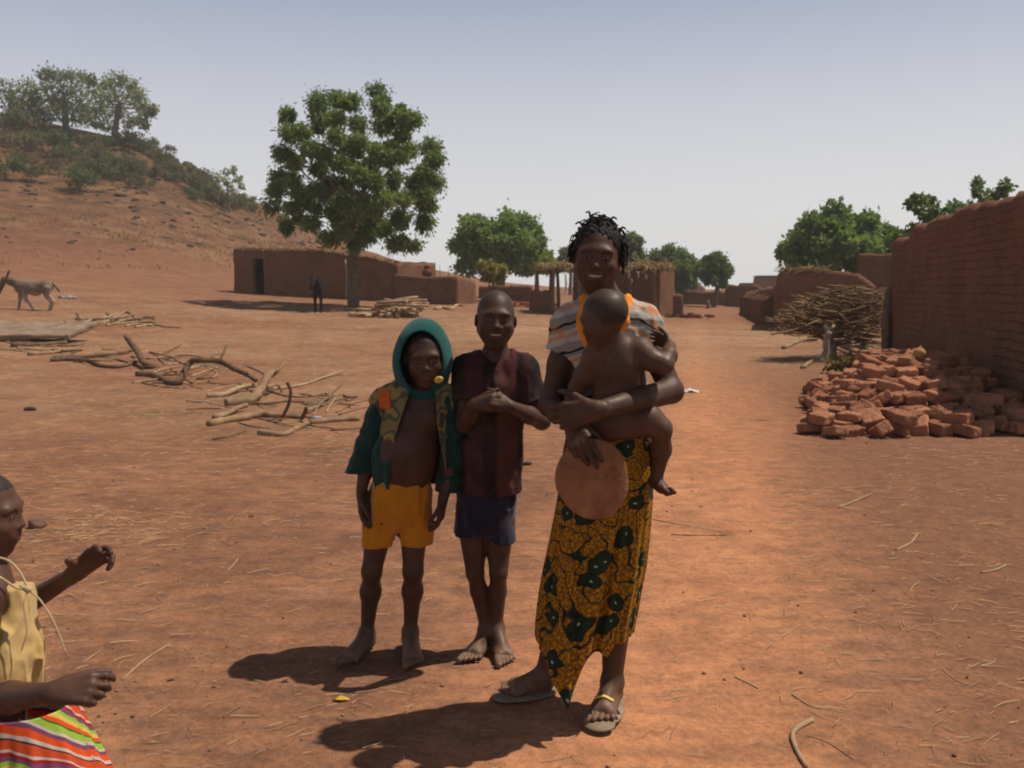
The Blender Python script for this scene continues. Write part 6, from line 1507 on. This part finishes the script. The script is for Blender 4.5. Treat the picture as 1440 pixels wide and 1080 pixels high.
    # dry grass of the hillside
    n = 42000; px = r.uniform(-60, 620, n); D = r.uniform(47, 114, n); x = (px-720)/1300*D; z = H(x, D)
    keep = (z > 2.6) & (r.random(n) < np.clip(.10+1.5*fbm(x*.12+9, D*.12, o=3)+.7*fbm(x*.9, D*.9, o=2), 0, 1)*np.clip((z-2)/4, 0, 1)); x, D, z = x[keep], D[keep], z[keep]; n = len(x)
    nb_ = 4; x = np.repeat(x, nb_)+r.normal(size=n*nb_)*.4; D = np.repeat(D, nb_)+r.normal(size=n*nb_)*.5; z = H(x, D); n = len(x); hgt = r.uniform(.08, .28, n); ang = r.uniform(0, 6.28, n)
    c = np.stack([x, D, z], 1); s = np.stack([np.cos(ang), np.sin(ang), 0*ang], 1)*(hgt*.10)[:, None]; tip = c+np.stack([r.normal(size=n)*.35*hgt, r.normal(size=n)*.35*hgt, hgt], 1)
    q = np.stack([c-s, c+s, tip+s*.3, tip-s*.3], 1); t = r.random(n)[:, None]; g_ = (r.random(n)[:, None] < np.clip((z[:, None]-6)/14, 0, .6)); col = np.where(g_, V(.09, .10, .04), V(.20, .115, .06))*(1-t)+np.where(g_, V(.15, .16, .06), V(.30, .19, .095))*t
    tag(obj('dry_grass', q.reshape(-1, 3), np.arange(n*4).reshape(-1, 4), LEAF, col=np.repeat(col, 4, axis=0), smooth=False), 'dry yellow grass growing on the hillside', 'grass', kind='stuff')

# ================= animals
def build_animals():
    # donkey facing left
    b = G(46, 437); s = b[1]/1300; k = 1.0
    b = on(b[0], b[1]); p = lambda x, y, dy=0: P(x, y, b[1]+dy)-b
    F = Field((-1.25, -.4, -.02), (.95, .4, 1.35), .016)
    Y = V(0, 1, 0)
    F.cone(p(30, 403), p(60, 403), .20, .19, k=.08, flat=(Y, .85)); F.ell(p(32, 404), (.24, .17, .22), None, .08); F.ell(p(66, 402), (.20, .17, .20), None, .08); F.cone(p(46, 406), p(50, 407), .21, .21, k=.05, flat=(Y, .95))
    F.chain([p(28, 400), p(16, 396), p(8, 394)], [.15, .12, .10], k=.05, flat=(Y, .7))
    F.chain([p(6, 393), p(1, 404), p(-2, 412)], [.10, .075, .058], k=.03, flat=(Y, .8)); F.ell(p(-2, 412), (.06, .055, .05), None, .03)
    for dy in (-.08, .08): F.chain([p(9, 390, dy), p(12, 383, dy*1.4), p(14, 379, dy*1.5)], [.035, .04, .012], k=.01, flat=(Y, .5))
    for dy, xs in ((-.10, ((34, 410), (36, 421), (42, 428), (47, 436))), (.10, ((30, 410), (28, 422), (27, 430), (26, 437)))):
        F.chain([p(x, y, dy) for x, y in xs], [.10, .055, .036, .032], k=.03); F.cone(p(xs[3][0], xs[3][1]-1, dy), p(xs[3][0]-1.5, xs[3][1]+.3, dy), .036, .044, k=.01)
    for dy, xs in ((-.10, ((66, 406), (69, 416), (75, 424), (72, 436))), (.10, ((64, 406), (66, 417), (72, 425), (69, 437)))):
        F.chain([p(x, y, dy) for x, y in xs], [.14, .07, .042, .034], k=.03); F.cone(p(xs[3][0], xs[3][1]-1, dy), p(xs[3][0]-1.5, xs[3][1]+.3, dy), .036, .044, k=.01)
    F.disp(lambda X, Y_, Z: .004*fbm(X*14, Y_*14, Z*14, 3)); v, f = F.mesh()
    x = v[:, 0]; z = v[:, 2]; base = np.tile(V(.19, .14, .105), (len(v), 1)); bel = np.clip((.62-z)/.15, 0, 1)[:, None]*.7; base = base*(1-bel)+V(.40, .33, .26)*bel
    nose = np.clip((p(3, 0)[0]-x)/.1, 0, 1)[:, None]; base = base*(1-nose*.5)+V(.08, .06, .05)*nose*.5
    rump = (np.exp(-((x-p(71, 0)[0])/.10)**2-((z-p(0, 397)[2])/.10)**2))[:, None]; base = base*(1-rump*.7)+V(.60, .54, .47)*rump*.7
    m, nt, bb = nmat('animal_coat', .85, .15); at = N(nt, 'ShaderNodeAttribute', attribute_name='col'); nt.links.new(mixc(nt, 1.0, at.outputs[0], ramp(nt, noise(nt, coords(nt), 9, 5), [(.3, (.8,)*3), (.7, (1.2,)*3)]), 'MULTIPLY'), bb.inputs['Base Color'])
    root = empty('donkey', b, 'grey brown donkey standing side on at the left edge', 'donkey'); obj('body', v, f, m, root, col=base)
    mb = MB()
    for i, (px, py) in enumerate(((9, 391), (12, 392), (15, 393), (18, 395), (21, 396), (24, 397))): a = p(px, py+1); vv, ff, _ = tube([a, a+V(0, 0, .10)], [.035, .012], 5, .3, i); mb.add(vv, ff)
    dk = simple('dark_mane', (.02, .016, .014), (.05, .04, .03), 20); mb.build('mane', dk, root)
    mb = MB(); vv, ff, _ = tube(smooth_path([p(72, 397), p(77, 402), p(82, 408), p(84, 411)], 10), [.03, .018, .03, .015], 6, .2); mb.add(vv, ff); mb.build('tail', dk, root)
    # dark calf seen head on under the tree
    b = G(446, 440); b = on(b[0], b[1]); p = lambda x, y, dy=0: P(x, y, b[1]+dy)-b
    F = Field((-.45, -.75, -.02), (.45, 1.2, 1.45), .018)
    F.cone(p(447, 402, 0), p(447, 402, .85), .20, .21, k=.08, flat=(V(1, 0, 0), .82)); F.ell(p(447, 404, -.02), (.18, .2, .26), None, .08); F.ell(p(447, 400, .95), (.19, .2, .22), None, .08)
    F.chain([p(446, 398, -.1), p(443, 394, -.35)], [.13, .11], k=.06); F.chain([p(442, 393, -.42), p(439, 401, -.60), p(438, 405, -.66)], [.10, .075, .06], k=.03)
    for s in (-1, 1): F.chain([p(442, 391, -.42)+V(s*.07, 0, .02), p(442, 391, -.42)+V(s*.20, .02, .0)], [.03, .02], k=.02); F.chain([p(442, 390, -.40)+V(s*.05, 0, .05), p(442, 388, -.40)+V(s*.09, 0, .12)], [.022, .008], k=.01)
    for s, dy in ((-1, -.02), (1, .02), (-1, .95), (1, 1.0)): a = p(447, 412, dy)+V(s*.11, 0, 0); F.chain([a, V(a[0]*1.0, a[1]+.0, .40), V(a[0], a[1]+.02, .08), V(a[0], a[1]-.02, .03)], [.09, .052, .038, .050], k=.02)
    v, f = F.mesh(); col = np.tile(V(.014, .012, .012), (len(v), 1)); k = np.clip(fbm(v[:, 0]*5, v[:, 1]*5, v[:, 2]*5, 3)*3-1, 0, 1)[:, None]; col = col*(1-k)+V(.12, .10, .09)*k
    root = empty('calf', b, 'black calf standing in the tree shade facing the camera', 'calf'); obj('body', v, f, m, root, col=col)
    mb = MB(); vv, ff, _ = tube(smooth_path([p(448, 398, 1.12), p(450, 410, 1.2), p(450, 424, 1.18)], 10), [.025, .015, .03], 6, .2); mb.add(vv, ff); mb.build('tail', m, root)
import time
t0 = time.time()
build_ground(); print('ground', time.time()-t0)
build_trees(); print('trees', time.time()-t0)
build_rocks(); build_houses(); print('houses', time.time()-t0)
build_clutter(); print('clutter', time.time()-t0)
build_animals(); print('animals', time.time()-t0)
build_woman(); build_baby(); build_hooded_boy(); build_maroon_boy(); build_toddler(); print("all", time.time()-t0)
cam = bpy.data.cameras.new('camera'); co_ = bpy.data.objects.new('camera', cam); COL.objects.link(co_)
co_.location = (0, 0, CAMH); co_.rotation_euler = (math.pi/2-PITCH, 0, 0)
cam.sensor_width = 36; cam.lens = 36*FPX/1440; cam.clip_end = 2000; cam.clip_start = .05
sc.camera = co_
sun_dir = Vector((.455, .105, .885)).normalized()
sl = bpy.data.lights.new('sun', 'SUN'); so_ = bpy.data.objects.new('sun', sl); COL.objects.link(so_)
sl.energy = 4.9; sl.angle = math.radians(.6); sl.color = (1, .885, .72)
so_.rotation_euler = sun_dir.to_track_quat('Z', 'Y').to_euler(); so_.location = (20, 8, 40)
w = bpy.data.worlds.new('World'); sc.world = w; w.use_nodes = True
nt = w.node_tree; bg = nt.nodes['Background']
sky = nt.nodes.new('ShaderNodeTexSky'); sky.sky_type = 'NISHITA'; sky.sun_disc = False
sky.sun_elevation = math.asin(sun_dir.z); sky.sun_rotation = math.atan2(sun_dir.x, sun_dir.y)
sky.air_density = 1.0; sky.dust_density = 3.0; sky.ozone_density = 1.0; sky.altitude = 300
tc = nt.nodes.new('ShaderNodeTexCoord'); sx = nt.nodes.new('ShaderNodeSeparateXYZ'); nt.links.new(tc.outputs['Generated'], sx.inputs[0])
dust = ramp(nt, sx.outputs[2], [(0, (8.9, 8.9, 8.9)), (.09, (8.3, 8.35, 8.6)), (.18, (6.5, 6.65, 7.3)), (.31, (3.2, 3.75, 5.4)), (.45, (1.3, 1.4, 1.8)), (1.0, (.6, .65, .8))])
nt.links.new(mixc(nt, .85, sky.outputs[0], dust), bg.inputs[0]); bg.inputs[1].default_value = .10
hz_v = [(x, y, z) for x in (-440, 440) for y in (-50, 460) for z in (-3, 44)]
hm, hnt, hb = nmat('dusty_air'); hnt.nodes.remove(hb); pv = hnt.nodes.new('ShaderNodeVolumePrincipled')
pv.inputs['Color'].default_value = (.96, .95, .94, 1); pv.inputs['Density'].default_value = .0009; pv.inputs['Anisotropy'].default_value = .2
hnt.links.new(pv.outputs[0], hnt.nodes['Material Output'].inputs['Volume'])
tag(obj('haze', hz_v, [(0, 1, 3, 2), (4, 6, 7, 5), (0, 4, 5, 1), (2, 3, 7, 6), (0, 2, 6, 4), (1, 5, 7, 3)], hm, smooth=False), 'thin dusty air over the village', 'haze', kind='stuff')
sc.view_settings.view_transform = 'Standard'; sc.view_settings.look = 'None'
sc.view_settings.exposure = 0; sc.view_settings.gamma = 1

cam.dof.use_dof = True; cam.dof.focus_distance = 3.25; cam.dof.aperture_fstop = 7.0
sc.cycles.pixel_filter_type = 'BLACKMAN_HARRIS'; sc.cycles.filter_width = 1.9
sc.cycles.max_bounces = 6; sc.cycles.diffuse_bounces = 3; sc.cycles.glossy_bounces = 2; sc.cycles.transmission_bounces = 3; sc.cycles.volume_bounces = 0
